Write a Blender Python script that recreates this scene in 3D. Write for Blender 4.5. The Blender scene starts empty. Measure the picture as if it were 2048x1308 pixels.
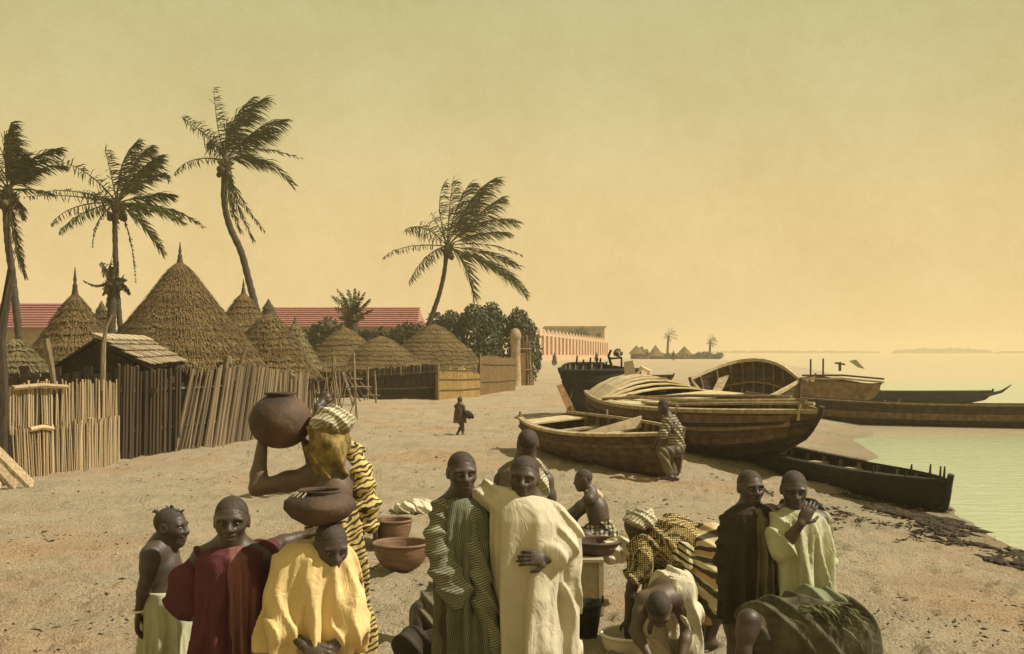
import bpy, math, random
import numpy as np
from mathutils import Vector, Matrix

SC = bpy.context.scene
COL = SC.collection
rnd = random.Random(7)
R = math.radians

# ---------------------------------------------------------------- camera, sky, sun, exposure
F, HZ, CH = 2200.0, 702.0, 2.0          # focal length and horizon row in photo pixels, eye height in metres
cam = bpy.data.cameras.new('camera')
cam.sensor_width = 36.0
cam.lens = 36.0 * F / 2048.0
cam.shift_y = (HZ - 654.0) / 2048.0
cam.clip_start = 0.1
cam.clip_end = 5000
camo = bpy.data.objects.new('camera', cam)
COL.objects.link(camo)
camo.location = (0, 0, CH)
camo.rotation_euler = (math.pi / 2, 0, 0)
SC.camera = camo

world = bpy.data.worlds.new('World')
SC.world = world
world.use_nodes = True
nt = world.node_tree
nt.nodes.clear()
out = nt.nodes.new('ShaderNodeOutputWorld')
bg = nt.nodes.new('ShaderNodeBackground')
tc = nt.nodes.new('ShaderNodeTexCoord')
sep = nt.nodes.new('ShaderNodeSeparateXYZ')
ramp = nt.nodes.new('ShaderNodeValToRGB')
nt.links.new(tc.outputs['Generated'], sep.inputs[0])
nt.links.new(sep.outputs['Z'], ramp.inputs[0])
cr = ramp.color_ramp
stops = [(0.0, (0.82, 0.60, 0.29)), (0.05, (0.82, 0.605, 0.285)), (0.13, (0.75, 0.58, 0.265)), (0.22, (0.62, 0.535, 0.255)),
         (0.32, (0.525, 0.495, 0.24)), (1.0, (0.42, 0.41, 0.20))]
while len(cr.elements) < len(stops):
    cr.elements.new(0.5)
for e, (p, c) in zip(cr.elements, stops):
    e.position = p
    e.color = (*c, 1)
mottle = nt.nodes.new('ShaderNodeTexNoise')
mottle.inputs['Scale'].default_value = 70
mottle.inputs['Detail'].default_value = 5
mottle.inputs['Roughness'].default_value = 0.65
nt.links.new(tc.outputs['Generated'], mottle.inputs['Vector'])
mr = nt.nodes.new('ShaderNodeValToRGB')
mr.color_ramp.elements[0].position = 0.36
mr.color_ramp.elements[0].color = (0.93, 0.90, 0.86, 1)
mr.color_ramp.elements[1].position = 0.64
mr.color_ramp.elements[1].color = (1.05, 1.06, 1.1, 1)
grain = nt.nodes.new('ShaderNodeTexNoise')
grain.inputs['Scale'].default_value = 420
grain.inputs['Detail'].default_value = 3
nt.links.new(tc.outputs['Generated'], grain.inputs['Vector'])
gm = nt.nodes.new('ShaderNodeMix'); gm.data_type = 'FLOAT'; gm.inputs[0].default_value = .45
nt.links.new(mottle.outputs['Fac'], gm.inputs[2]); nt.links.new(grain.outputs['Fac'], gm.inputs[3])
blot = nt.nodes.new('ShaderNodeTexNoise')
blot.inputs['Scale'].default_value = 9
blot.inputs['Detail'].default_value = 3
nt.links.new(tc.outputs['Generated'], blot.inputs['Vector'])
gm2 = nt.nodes.new('ShaderNodeMix'); gm2.data_type = 'FLOAT'; gm2.inputs[0].default_value = .45
nt.links.new(gm.outputs[0], gm2.inputs[2]); nt.links.new(blot.outputs['Fac'], gm2.inputs[3])
nt.links.new(gm2.outputs[0], mr.inputs[0])
mul = nt.nodes.new('ShaderNodeMix')
mul.data_type = 'RGBA'
mul.blend_type = 'MULTIPLY'
mul.inputs[0].default_value = 1.0
nt.links.new(ramp.outputs[0], mul.inputs[6])
nt.links.new(mr.outputs[0], mul.inputs[7])
nt.links.new(mul.outputs[2], bg.inputs[0])
bg.inputs[1].default_value = 0.82
nt.links.new(bg.outputs[0], out.inputs[0])

sun = bpy.data.lights.new('sun', 'SUN')
sun.energy = 5.0
sun.angle = R(0.6)
sun.color = (1.0, 0.93, 0.78)
suno = bpy.data.objects.new('sun', sun)
COL.objects.link(suno)
TOSUN = Vector((0.80, -0.10, 0.88)).normalized()
suno.rotation_euler = TOSUN.to_track_quat('Z', 'Y').to_euler()
suno.location = (40, 10, 50)

SC.view_settings.view_transform = 'Standard'
SC.view_settings.look = 'None'
SC.view_settings.exposure = 0.33
SC.view_settings.gamma = 1.0
SC.view_settings.use_curve_mapping = False
SC.cycles.max_bounces = 6
SC.cycles.volume_bounces = 2
SC.cycles.transparent_max_bounces = 8

# ---------------------------------------------------------------- helpers
def W(px, py, d):
    return np.array([(px - 1024.0) / F * d, d, CH - (py - HZ) / F * d])

SHY = [-60, 5, 10, 14, 18, 22, 28, 36, 45, 60, 80, 125, 180, 250, 400, 1600]
SHX = [6.6, 6.6, 6.6, 6.65, 6.9, 7.5, 9.0, 11.6, 14.6, 20, 26, 36, 46, 54, 64, 140]
BY = [-60, 30, 60, 98, 130, 200, 260, 500, 1600]
BZ = [0, 0, .2, .5, .8, .5, .1, 0, 0]
WATER = -0.45

def gz(x, y):
    b = np.interp(y, BY, BZ)
    d = np.interp(y, SHY, SHX) - x
    s = np.where(d > 0, WATER + 0.095 * d, np.maximum(WATER + 0.14 * d, -1.7))
    k = 0.12
    h = np.clip(0.5 + 0.5 * (b - s) / k, 0, 1)
    return b + (s - b) * h - k * h * (1 - h)

def vnoise(x, y, seed=0):
    xi = np.floor(x).astype(np.int64); yi = np.floor(y).astype(np.int64)
    fx = x - xi; fy = y - yi
    fx = fx * fx * (3 - 2 * fx); fy = fy * fy * (3 - 2 * fy)
    def hsh(a, b):
        n = (a * 374761393 + b * 668265263 + seed * 974634777) & 0x7fffffff
        n = ((n ^ (n >> 13)) * 1274126177) & 0x7fffffff
        return ((n ^ (n >> 16)) & 0xffff) / 65535.0
    a = hsh(xi, yi); b = hsh(xi + 1, yi); c = hsh(xi, yi + 1); d = hsh(xi + 1, yi + 1)
    return (a + (b - a) * fx) * (1 - fy) + (c + (d - c) * fx) * fy

def ground_point(px, py):
    """where the ray through a photo pixel meets the ground"""
    d = 4400.0 / max(py - HZ, 4)
    for _ in range(12):
        z = float(gz((px - 1024) / F * d, d))
        d = 0.5 * d + 0.5 * (CH - z) * F / max(py - HZ, 4)
    return W(px, py, d)

def mesh(name, V, Fc, smooth=False):
    m = bpy.data.meshes.new(name)
    V = np.asarray(V, dtype=np.float32)
    if isinstance(Fc, np.ndarray):
        k = Fc.shape[1]
        n = len(Fc)
        m.vertices.add(len(V))
        m.vertices.foreach_set('co', V.ravel())
        m.loops.add(n * k)
        m.loops.foreach_set('vertex_index', Fc.astype(np.int32).ravel())
        m.polygons.add(n)
        m.polygons.foreach_set('loop_start', np.arange(0, n * k, k, dtype=np.int32))
        m.update(calc_edges=True)
        m.validate()
    else:
        m.from_pydata([tuple(map(float, v)) for v in V], [], Fc)
    if smooth:
        m.polygons.foreach_set('use_smooth', [True] * len(m.polygons))
    return m

def origin(o):
    p = np.zeros(3)
    while o is not None:
        p += np.array(o.location)
        o = o.parent
    return p

def link(name, me, m=None, parent=None):
    o = bpy.data.objects.new(name, me)
    COL.objects.link(o)
    if parent is not None:
        o.parent = parent
    if m is not None and me is not None and len(me.materials) == 0:
        me.materials.append(m)
    return o

def part(name, V, Fc, m, parent=None, smooth=False):
    """a mesh given in world coordinates, hung on its parent"""
    V = np.asarray(V, dtype=np.float64)
    if parent is not None:
        V = V - origin(parent)
    return link(name, mesh(name, V, Fc, smooth), m, parent)

def tag(o, label=None, cat=None, group=None, kind=None):
    if label: o['label'] = label
    if cat: o['category'] = cat
    if group: o['group'] = group
    if kind: o['kind'] = kind
    return o

def thing(name, label, cat, loc, group=None):
    o = bpy.data.objects.new(name, None)
    o.empty_display_size = 0.2
    COL.objects.link(o)
    o.location = [float(v) for v in loc]
    return tag(o, label, cat, group)

class MB:
    """gathers simple shapes into one mesh"""
    def __init__(s):
        s.V = []; s.F = []
    def add(s, V, Fc):
        o = len(s.V)
        s.V += [tuple(v) for v in V]
        s.F += [tuple(i + o for i in f) for f in Fc]
    def box(s, c, sx, sy, sz, rot=None):
        c = np.array(c, float)
        P = np.array([[x, y, z] for z in (-.5, .5) for y in (-.5, .5) for x in (-.5, .5)]) * [sx, sy, sz]
        if rot is not None:
            P = P @ np.array(rot).T
        s.add(P + c, [(0, 2, 3, 1), (4, 5, 7, 6), (0, 1, 5, 4), (2, 6, 7, 3), (0, 4, 6, 2), (1, 3, 7, 5)])
    def tube(s, pts, rad, n=6, caps=True, flat=None):
        pts = [np.array(p, float) for p in pts]
        if np.isscalar(rad): rad = [rad] * len(pts)
        up = np.array([0.123, 0.31, 0.94])
        rings = []
        for i, p in enumerate(pts):
            t = pts[min(i + 1, len(pts) - 1)] - pts[max(i - 1, 0)]
            t = t / (np.linalg.norm(t) + 1e-9)
            a = np.cross(t, up)
            if np.linalg.norm(a) < .05: a = np.cross(t, [1, 0, 0])
            a /= np.linalg.norm(a); b = np.cross(t, a)
            for k in range(n):
                an = 2 * math.pi * k / n
                rings.append(p + rad[i] * (math.cos(an) * a + math.sin(an) * b))
        Fc = []
        for i in range(len(pts) - 1):
            for k in range(n):
                k2 = (k + 1) % n
                Fc.append((i * n + k, i * n + k2, (i + 1) * n + k2, (i + 1) * n + k))
        if caps:
            Fc.append(tuple(range(n - 1, -1, -1)))
            Fc.append(tuple((len(pts) - 1) * n + k for k in range(n)))
        s.add(rings, Fc)
    def lathe(s, prof, c, n=24, close=False):
        c = np.array(c, float)
        Vv = []; Fc = []
        for r, z in prof:
            for k in range(n):
                a = 2 * math.pi * k / n
                Vv.append(c + [r * math.cos(a), r * math.sin(a), z])
        for i in range(len(prof) - 1):
            for k in range(n):
                k2 = (k + 1) % n
                Fc.append((i * n + k, i * n + k2, (i + 1) * n + k2, (i + 1) * n + k))
        s.add(Vv, Fc)
    def strip4(s, sections):
        """sections: list of 4-point cross sections swept into a closed bar"""
        n = len(sections[0])
        Vv = [p for sec in sections for p in sec]
        Fc = []
        for i in range(len(sections) - 1):
            for k in range(n):
                k2 = (k + 1) % n
                Fc.append((i * n + k, i * n + k2, (i + 1) * n + k2, (i + 1) * n + k))
        Fc.append(tuple(range(n - 1, -1, -1)))
        Fc.append(tuple((len(sections) - 1) * n + k for k in range(n)))
        s.add(Vv, Fc)
    def build(s, name, m, parent=None, smooth=False):
        return part(name, s.V, s.F, m, parent, smooth)

# ---------------------------------------------------------------- materials
MATS = {}
def mat(name, c, c2=None, rough=0.9, scale=8.0, detail=5, bump=0.0, bscale=40.0, rand=0.0, stretch=None, spec=0.25, lo=.35, hi=.65):
    if name in MATS: return MATS[name]
    m = bpy.data.materials.new(name)
    m.use_nodes = True
    t = m.node_tree
    b = t.nodes['Principled BSDF']
    b.inputs['Roughness'].default_value = rough
    b.inputs['Specular IOR Level'].default_value = spec
    co = t.nodes.new('ShaderNodeTexCoord')
    mp = t.nodes.new('ShaderNodeMapping')
    if stretch: mp.inputs['Scale'].default_value = stretch
    t.links.new(co.outputs['Object'], mp.inputs[0])
    nz = t.nodes.new('ShaderNodeTexNoise')
    nz.inputs['Scale'].default_value = scale
    nz.inputs['Detail'].default_value = detail
    t.links.new(mp.outputs[0], nz.inputs['Vector'])
    rp = t.nodes.new('ShaderNodeValToRGB')
    rp.color_ramp.elements[0].position = lo
    rp.color_ramp.elements[1].position = hi
    c2 = c2 or tuple(v * 0.6 for v in c)
    rp.color_ramp.elements[0].color = (*c2, 1)
    rp.color_ramp.elements[1].color = (*c, 1)
    t.links.new(nz.outputs['Fac'], rp.inputs[0])
    last = rp.outputs[0]
    if rand:
        oi = t.nodes.new('ShaderNodeObjectInfo')
        mm = t.nodes.new('ShaderNodeMapRange')
        mm.inputs['To Min'].default_value = 1 - rand
        mm.inputs['To Max'].default_value = 1 + rand
        t.links.new(oi.outputs['Random'], mm.inputs['Value'])
        mx = t.nodes.new('ShaderNodeMix'); mx.data_type = 'RGBA'; mx.blend_type = 'MULTIPLY'
        mx.inputs[0].default_value = 1
        t.links.new(last, mx.inputs[6]); t.links.new(mm.outputs[0], mx.inputs[7])
        last = mx.outputs[2]
    t.links.new(last, b.inputs['Base Color'])
    if bump:
        n2 = t.nodes.new('ShaderNodeTexNoise')
        n2.inputs['Scale'].default_value = bscale
        n2.inputs['Detail'].default_value = 6
        t.links.new(mp.outputs[0], n2.inputs['Vector'])
        bp = t.nodes.new('ShaderNodeBump')
        bp.inputs['Strength'].default_value = bump
        bp.inputs['Distance'].default_value = 0.02
        t.links.new(n2.outputs['Fac'], bp.inputs['Height'])
        t.links.new(bp.outputs[0], b.inputs['Normal'])
    MATS[name] = m
    return m

def stripes(name, ca, cb, scale, rot=(0, 0, 0), distort=2.0, thin=0.5, cc=None, rough=0.92, wscale=1.5):
    """woven or printed stripes across a cloth; cc adds a third colour in some of the bands"""
    m = bpy.data.materials.new(name)
    m.use_nodes = True
    t = m.node_tree
    b = t.nodes['Principled BSDF']
    b.inputs['Roughness'].default_value = rough
    b.inputs['Specular IOR Level'].default_value = 0.15
    co = t.nodes.new('ShaderNodeTexCoord')
    mp = t.nodes.new('ShaderNodeMapping')
    mp.inputs['Rotation'].default_value = rot
    t.links.new(co.outputs['Object'], mp.inputs[0])
    w = t.nodes.new('ShaderNodeTexWave')
    w.wave_type = 'BANDS'; w.bands_direction = 'Z'
    w.inputs['Scale'].default_value = scale
    w.inputs['Distortion'].default_value = distort
    w.inputs['Detail'].default_value = 1.0
    w.inputs['Detail Scale'].default_value = wscale
    t.links.new(mp.outputs[0], w.inputs['Vector'])
    rp = t.nodes.new('ShaderNodeValToRGB')
    rp.color_ramp.elements[0].position = max(thin - .08, 0)
    rp.color_ramp.elements[1].position = min(thin + .08, 1)
    rp.color_ramp.elements[0].color = (*ca, 1)
    rp.color_ramp.elements[1].color = (*cb, 1)
    t.links.new(w.outputs['Fac'], rp.inputs[0])
    last = rp.outputs[0]
    if cc:
        nz = t.nodes.new('ShaderNodeTexNoise'); nz.inputs['Scale'].default_value = scale * .9
        nz.inputs['Detail'].default_value = 0
        mp2 = t.nodes.new('ShaderNodeMapping'); mp2.inputs['Rotation'].default_value = rot
        mp2.inputs['Scale'].default_value = (.05, .05, 1)
        t.links.new(co.outputs['Object'], mp2.inputs[0]); t.links.new(mp2.outputs[0], nz.inputs['Vector'])
        st = t.nodes.new('ShaderNodeMath'); st.operation = 'GREATER_THAN'; st.inputs[1].default_value = .54
        t.links.new(nz.outputs['Fac'], st.inputs[0])
        mf = t.nodes.new('ShaderNodeMath'); mf.operation = 'MULTIPLY'
        t.links.new(st.outputs[0], mf.inputs[0]); t.links.new(rp.outputs[0], mf.inputs[1])
        mx = t.nodes.new('ShaderNodeMix'); mx.data_type = 'RGBA'
        t.links.new(st.outputs[0], mx.inputs[0]); t.links.new(last, mx.inputs[6])
        mu = t.nodes.new('ShaderNodeMix'); mu.data_type = 'RGBA'; mu.blend_type = 'MULTIPLY'; mu.inputs[0].default_value = 1
        t.links.new(last, mu.inputs[6]); mu.inputs[7].default_value = (*cc, 1)
        t.links.new(mu.outputs[2], mx.inputs[7])
        last = mx.outputs[2]
    n3 = t.nodes.new('ShaderNodeTexNoise'); n3.inputs['Scale'].default_value = 9
    t.links.new(co.outputs['Object'], n3.inputs['Vector'])
    m3 = t.nodes.new('ShaderNodeMapRange'); m3.inputs['From Min'].default_value = .3; m3.inputs['From Max'].default_value = .7
    m3.inputs['To Min'].default_value = .75; m3.inputs['To Max'].default_value = 1.12
    t.links.new(n3.outputs['Fac'], m3.inputs['Value'])
    mz = t.nodes.new('ShaderNodeMix'); mz.data_type = 'RGBA'; mz.blend_type = 'MULTIPLY'; mz.inputs[0].default_value = 1
    t.links.new(last, mz.inputs[6]); t.links.new(m3.outputs[0], mz.inputs[7])
    t.links.new(mz.outputs[2], b.inputs['Base Color'])
    n2 = t.nodes.new('ShaderNodeTexNoise'); n2.inputs['Scale'].default_value = 60
    t.links.new(co.outputs['Object'], n2.inputs['Vector'])
    bp = t.nodes.new('ShaderNodeBump'); bp.inputs['Strength'].default_value = .35; bp.inputs['Distance'].default_value = .01
    t.links.new(n2.outputs['Fac'], bp.inputs['Height']); t.links.new(bp.outputs[0], b.inputs['Normal'])
    return m

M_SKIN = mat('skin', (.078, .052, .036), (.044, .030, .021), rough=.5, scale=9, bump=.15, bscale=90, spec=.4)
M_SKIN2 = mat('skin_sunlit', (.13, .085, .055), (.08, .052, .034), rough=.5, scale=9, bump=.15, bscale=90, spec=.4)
M_HAIR = mat('cropped_hair', (.066, .047, .034), (.036, .027, .02), rough=.72, scale=70, bump=.2, bscale=260)
M_EYE = mat('eye', (.20, .165, .125), (.17, .14, .10), rough=.25, spec=.5)
M_PUPIL = mat('pupil', (.01, .008, .006), rough=.2, spec=.5)
M_LIP = mat('lip', (.10, .05, .04), rough=.45)
def crease(m, strength=.4):
    """fine creases of worn cotton, running mostly downwards"""
    t = m.node_tree; b = t.nodes['Principled BSDF']
    co = t.nodes.new('ShaderNodeTexCoord'); mp = t.nodes.new('ShaderNodeMapping'); mp.inputs['Scale'].default_value = (1.7, 1.7, .75)
    mp.inputs['Rotation'].default_value = (0, R(14), 0)
    t.links.new(co.outputs['Object'], mp.inputs[0])
    n = t.nodes.new('ShaderNodeTexNoise'); n.inputs['Scale'].default_value = 7; n.inputs['Detail'].default_value = 5; n.inputs['Distortion'].default_value = 1.2
    t.links.new(mp.outputs[0], n.inputs['Vector'])
    a = t.nodes.new('ShaderNodeMath'); a.operation = 'SUBTRACT'; a.inputs[1].default_value = .5; t.links.new(n.outputs['Fac'], a.inputs[0])
    a2 = t.nodes.new('ShaderNodeMath'); a2.operation = 'ABSOLUTE'; t.links.new(a.outputs[0], a2.inputs[0])
    bp = t.nodes.new('ShaderNodeBump'); bp.inputs['Strength'].default_value = strength; bp.inputs['Distance'].default_value = .06
    t.links.new(a2.outputs[0], bp.inputs['Height'])
    if b.inputs['Normal'].is_linked: t.links.new(b.inputs['Normal'].links[0].from_socket, bp.inputs['Normal'])
    t.links.new(bp.outputs[0], b.inputs['Normal'])
    return m
def cloth(name, c, c2=None, sc=6):
    return crease(mat(name, c, c2 or tuple(v * .72 for v in c), rough=.93, scale=sc, bump=.12, bscale=220, spec=.12, lo=.3, hi=.7))
M_MAROON = cloth('maroon_cloth', (.115, .035, .04), (.06, .02, .025))
M_MAROON_IN = cloth('rose_tunic_cloth', (.20, .085, .075), (.14, .058, .055))
M_YELLOW = cloth('yellow_cloth', (.66, .49, .235), (.54, .395, .18))
M_CREAM = cloth('cream_cloth', (.52, .44, .30), (.40, .335, .225))
M_WHITE = cloth('white_cloth', (.56, .50, .365), (.45, .39, .28))
M_GREENISH = cloth('pale_green_cloth', (.44, .42, .27), (.33, .32, .20))
M_DARK = cloth('dark_brown_cloth', (.055, .042, .028), (.03, .024, .018))
M_GREYBROWN = cloth('grey_brown_cloth', (.16, .13, .085), (.11, .088, .058))
M_RAGGREEN = cloth('ragged_dark_cloth', (.115, .10, .06), (.042, .036, .026), sc=14)
M_RAGFRINGE = cloth('ragged_fringe_cloth', (.17, .165, .085), (.05, .045, .025), sc=18)
M_GREENTOP = cloth('sage_green_cloth', (.225, .235, .145), (.15, .155, .095))
M_STRIPE = stripes('green_grey_striped_cloth', (.095, .097, .065), (.29, .28, .19), 25, rot=(0, R(18), 0), distort=2.2, thin=.5)
M_STRIPE_V = stripes('fine_upright_striped_cloth', (.085, .088, .06), (.20, .20, .135), 32, rot=(0, R(82), 0), distort=1.2, thin=.5)
M_SAILOR = stripes('striped_shirt_cloth', (.09, .078, .055), (.36, .31, .21), 7.5, distort=2.5, thin=.5)
M_TIGER = stripes('gold_black_wrap_cloth', (.05, .04, .024), (.54, .40, .15), 12, rot=(0, R(25), 0), distort=7, thin=.38)
M_WRAP = stripes('yellow_striped_wrap_cloth', (.035, .026, .016), (.46, .385, .22), 8, rot=(0, R(-32), 0), distort=3, thin=.36, cc=(.85, .68, .56))
M_GOLD = cloth('ochre_cloth', (.31, .22, .075), (.085, .062, .028), sc=26)
M_SCARF = stripes('grey_white_headscarf_cloth', (.20, .175, .12), (.50, .44, .31), 17, rot=(0, R(35), 0), distort=6, thin=.35)

def dots(name, ca, cb, scale):
    m = bpy.data.materials.new(name); m.use_nodes = True
    t = m.node_tree; b = t.nodes['Principled BSDF']; b.inputs['Roughness'].default_value = .92
    b.inputs['Specular IOR Level'].default_value = .12
    co = t.nodes.new('ShaderNodeTexCoord')
    mp = t.nodes.new('ShaderNodeMapping'); mp.inputs['Scale'].default_value = (1, .5, 1)
    t.links.new(co.outputs['Object'], mp.inputs[0])
    v = t.nodes.new('ShaderNodeTexVoronoi'); v.inputs['Scale'].default_value = scale; v.inputs['Randomness'].default_value = .25
    t.links.new(mp.outputs[0], v.inputs['Vector'])
    rp = t.nodes.new('ShaderNodeValToRGB')
    rp.color_ramp.elements[0].position = .36; rp.color_ramp.elements[1].position = .50
    rp.color_ramp.elements[0].color = (*cb, 1); rp.color_ramp.elements[1].color = (*ca, 1)
    t.links.new(v.outputs['Distance'], rp.inputs[0]); t.links.new(rp.outputs[0], b.inputs['Base Color'])
    return m
M_DOTS = dots('dotted_blouse_cloth', (.06, .045, .025), (.50, .37, .16), 78)
def fan(name, ca, cb, cc, n, cx, cz):
    """stripes fanning out from the knot of a wrap"""
    m = bpy.data.materials.new(name); m.use_nodes = True
    t = m.node_tree; b = t.nodes['Principled BSDF']; b.inputs['Roughness'].default_value = .92
    b.inputs['Specular IOR Level'].default_value = .12
    co = t.nodes.new('ShaderNodeTexCoord'); sp = t.nodes.new('ShaderNodeSeparateXYZ'); t.links.new(co.outputs['Object'], sp.inputs[0])
    def math_(op, a, v):
        q = t.nodes.new('ShaderNodeMath'); q.operation = op
        if hasattr(a, 'name'): t.links.new(a, q.inputs[0])
        else: q.inputs[0].default_value = a
        if hasattr(v, 'name'): t.links.new(v, q.inputs[1])
        else: q.inputs[1].default_value = v
        return q.outputs[0]
    an = math_('ARCTAN2', math_('SUBTRACT', sp.outputs['Z'], cz), math_('SUBTRACT', sp.outputs['X'], cx))
    nz = t.nodes.new('ShaderNodeTexNoise'); nz.inputs['Scale'].default_value = 7; t.links.new(co.outputs['Object'], nz.inputs['Vector'])
    ph = math_('ADD', math_('MULTIPLY', an, n), math_('MULTIPLY', nz.outputs['Fac'], 5.0))
    sn = math_('SINE', ph, 0.0)
    rp = t.nodes.new('ShaderNodeValToRGB'); t.links.new(math_('MULTIPLY_ADD', sn, .5), rp.inputs[0])
    t.nodes[rp.name].inputs[0].links[0].from_node.inputs[2].default_value = .5
    rp.color_ramp.elements[0].position = .32; rp.color_ramp.elements[1].position = .42
    rp.color_ramp.elements[0].color = (*ca, 1); rp.color_ramp.elements[1].color = (*cb, 1)
    s2 = math_('GREATER_THAN', math_('SINE', math_('MULTIPLY', ph, .5), 0.0), .45)
    mx = t.nodes.new('ShaderNodeMix'); mx.data_type = 'RGBA'; mx.blend_type = 'MULTIPLY'
    t.links.new(s2, mx.inputs[0]); t.links.new(rp.outputs[0], mx.inputs[6]); mx.inputs[7].default_value = (*cc, 1)
    t.links.new(mx.outputs[2], b.inputs['Base Color'])
    return m
M_FLORAL = dots('flowered_skirt_cloth', (.05, .042, .03), (.42, .36, .26), 22)

M_CLAY = mat('fired_clay', (.125, .07, .042), (.04, .027, .019), rough=.7, scale=5, bump=.35, bscale=30, spec=.3)
M_SOOT = mat('sooty_clay', (.10, .06, .037), (.028, .02, .015), rough=.75, scale=4, bump=.4, bscale=40, spec=.3)
M_BOWL = mat('wooden_bowl', (.21, .125, .075), (.12, .07, .042), rough=.6, scale=6, bump=.2, bscale=40, stretch=(1, 1, 4))
M_ENAMEL = mat('enamel', (.72, .64, .48), (.62, .54, .40), rough=.35, spec=.5)
M_TIN = mat('dark_tin', (.035, .03, .024), (.02, .018, .015), rough=.5, scale=10, bump=.2)
M_CRATEW = mat('crate_wood', (.42, .34, .22), (.32, .25, .16), rough=.85, scale=12, stretch=(4, 4, 1), bump=.2, rand=.08)

M_THATCH = mat('thatch', (.185, .122, .052), (.07, .046, .021), rough=1, scale=18, detail=8, bump=.6, bscale=60, rand=.16, lo=.36, hi=.62)
M_THATCHG = mat('weathered_thatch', (.215, .17, .08), (.10, .08, .038), rough=1, scale=22, detail=8, bump=.6, bscale=60, rand=.12)
M_REEDPALE = mat('pale_reed', (.50, .375, .22), (.26, .185, .105), rough=.9, scale=9, stretch=(6, 6, .8), bump=.3, rand=.30)
M_REEDDARK = mat('weathered_stake', (.27, .195, .115), (.10, .07, .042), rough=.95, scale=9, stretch=(6, 6, .8), bump=.4, rand=.45)
M_FENCEDARK = mat('dark_fence_board', (.10, .07, .044), (.05, .036, .024), rough=.95, scale=9, stretch=(6, 6, .8), bump=.4, rand=.4)
M_DARKBOARD = mat('dark_board', (.052, .038, .024), (.026, .02, .014), rough=.95, scale=9, stretch=(6, 6, .8), bump=.3, rand=.35)
M_WALLMAT = mat('reed_hut_wall', (.085, .058, .03), (.04, .028, .016), rough=1, scale=20, stretch=(4, 4, .6), bump=.4)
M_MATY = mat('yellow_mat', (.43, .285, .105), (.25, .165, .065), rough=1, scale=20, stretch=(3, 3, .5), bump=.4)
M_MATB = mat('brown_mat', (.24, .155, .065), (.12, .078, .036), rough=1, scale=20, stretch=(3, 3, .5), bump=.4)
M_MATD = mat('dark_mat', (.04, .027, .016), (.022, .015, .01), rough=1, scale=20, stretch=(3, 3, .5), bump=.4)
M_SHINGLE = mat('grey_shingle', (.33, .26, .165), (.20, .15, .095), rough=.95, scale=14, stretch=(1, 1, 1), bump=.3, rand=.2)
M_SHED = mat('shed_wall', (.05, .035, .022), (.025, .018, .012), rough=.95, scale=6, bump=.3)
M_POLE = mat('pole_wood', (.27, .20, .115), (.13, .095, .055), rough=.95, scale=10, stretch=(5, 5, .6), bump=.4, rand=.2)
M_TRUNK = mat('palm_trunk', (.085, .066, .042), (.04, .032, .021), rough=1, scale=6, stretch=(1, 1, 4), bump=.6, bscale=14)
M_FROND = mat('palm_frond', (.09, .09, .042), (.045, .046, .024), rough=.65, scale=5, rand=.25, spec=.25)
M_FRONDG = mat('green_palm_frond', (.13, .165, .05), (.06, .075, .025), rough=.65, scale=5, rand=.2, spec=.25)
M_DRYFROND = mat('dry_palm_frond', (.10, .08, .042), (.05, .04, .022), rough=.9, scale=5, rand=.25)
M_BUSH = mat('bush_leaves', (.055, .065, .028), (.025, .03, .014), rough=.7, scale=1.2, spec=.2)
M_BUSHG = mat('grey_bush_leaves', (.095, .095, .048), (.05, .05, .027), rough=.8, scale=1.2, spec=.2)
M_REDTILE = mat('red_tile', (.35, .15, .13), (.27, .12, .105), rough=.85, scale=3, bump=.2, rand=.14)
M_PLASTER = mat('pale_plaster', (.34, .27, .18), (.27, .21, .14), rough=.95, scale=2)
M_PINKWALL = mat('pink_rendered_wall', (.52, .35, .235), (.44, .29, .19), rough=.95, scale=1.2, bump=.2, bscale=8)
M_GREYB = mat('grey_building', (.30, .26, .18), (.25, .215, .15), rough=.95, scale=1)
M_HULL = mat('weathered_hull', (.125, .078, .045), (.05, .033, .021), rough=.85, scale=5, stretch=(1, 1, 3), bump=.5, bscale=24, rand=.22)
M_HULLD = mat('tarred_hull', (.055, .038, .025), (.022, .017, .012), rough=.75, scale=5, bump=.5, bscale=24, rand=.25)
M_HULLB = mat('black_hull', (.028, .024, .017), (.014, .012, .009), rough=.7, scale=5, bump=.4, bscale=24, rand=.2)
M_HULLR = mat('mid_brown_hull', (.19, .125, .07), (.09, .06, .036), rough=.85, scale=6, bump=.5, bscale=24, rand=.2)
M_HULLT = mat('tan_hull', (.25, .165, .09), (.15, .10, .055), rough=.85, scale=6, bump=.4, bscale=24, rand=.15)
M_DECK = mat('bleached_deck', (.60, .48, .29), (.42, .33, .20), rough=.9, scale=7, bump=.3, rand=.12)
M_GUNW = mat('bleached_gunwale', (.44, .34, .20), (.24, .18, .105), rough=.9, scale=9, bump=.3, rand=.15)
M_INNER = mat('boat_inside', (.19, .15, .09), (.10, .08, .05), rough=.9, scale=9, bump=.3, rand=.15)
M_ORANGEW = mat('orange_wood', (.40, .225, .11), (.24, .135, .07), rough=.85, scale=9, bump=.3, rand=.1)
M_WEED = mat('seaweed', (.06, .042, .024), (.028, .02, .012), rough=.9, scale=10)
M_SHORE = mat('far_shore_scrub', (.10, .09, .05), (.07, .063, .036), rough=1, scale=.2)

# ---------------------------------------------------------------- ground, water, far shore
def axis(segs):
    a = [segs[0][0]]
    for lo, hi, st in segs:
        n = max(1, int(round((hi - lo) / st)))
        a += list(lo + (hi - lo) * (np.arange(1, n + 1) / n))
    return np.array(a)

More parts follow.
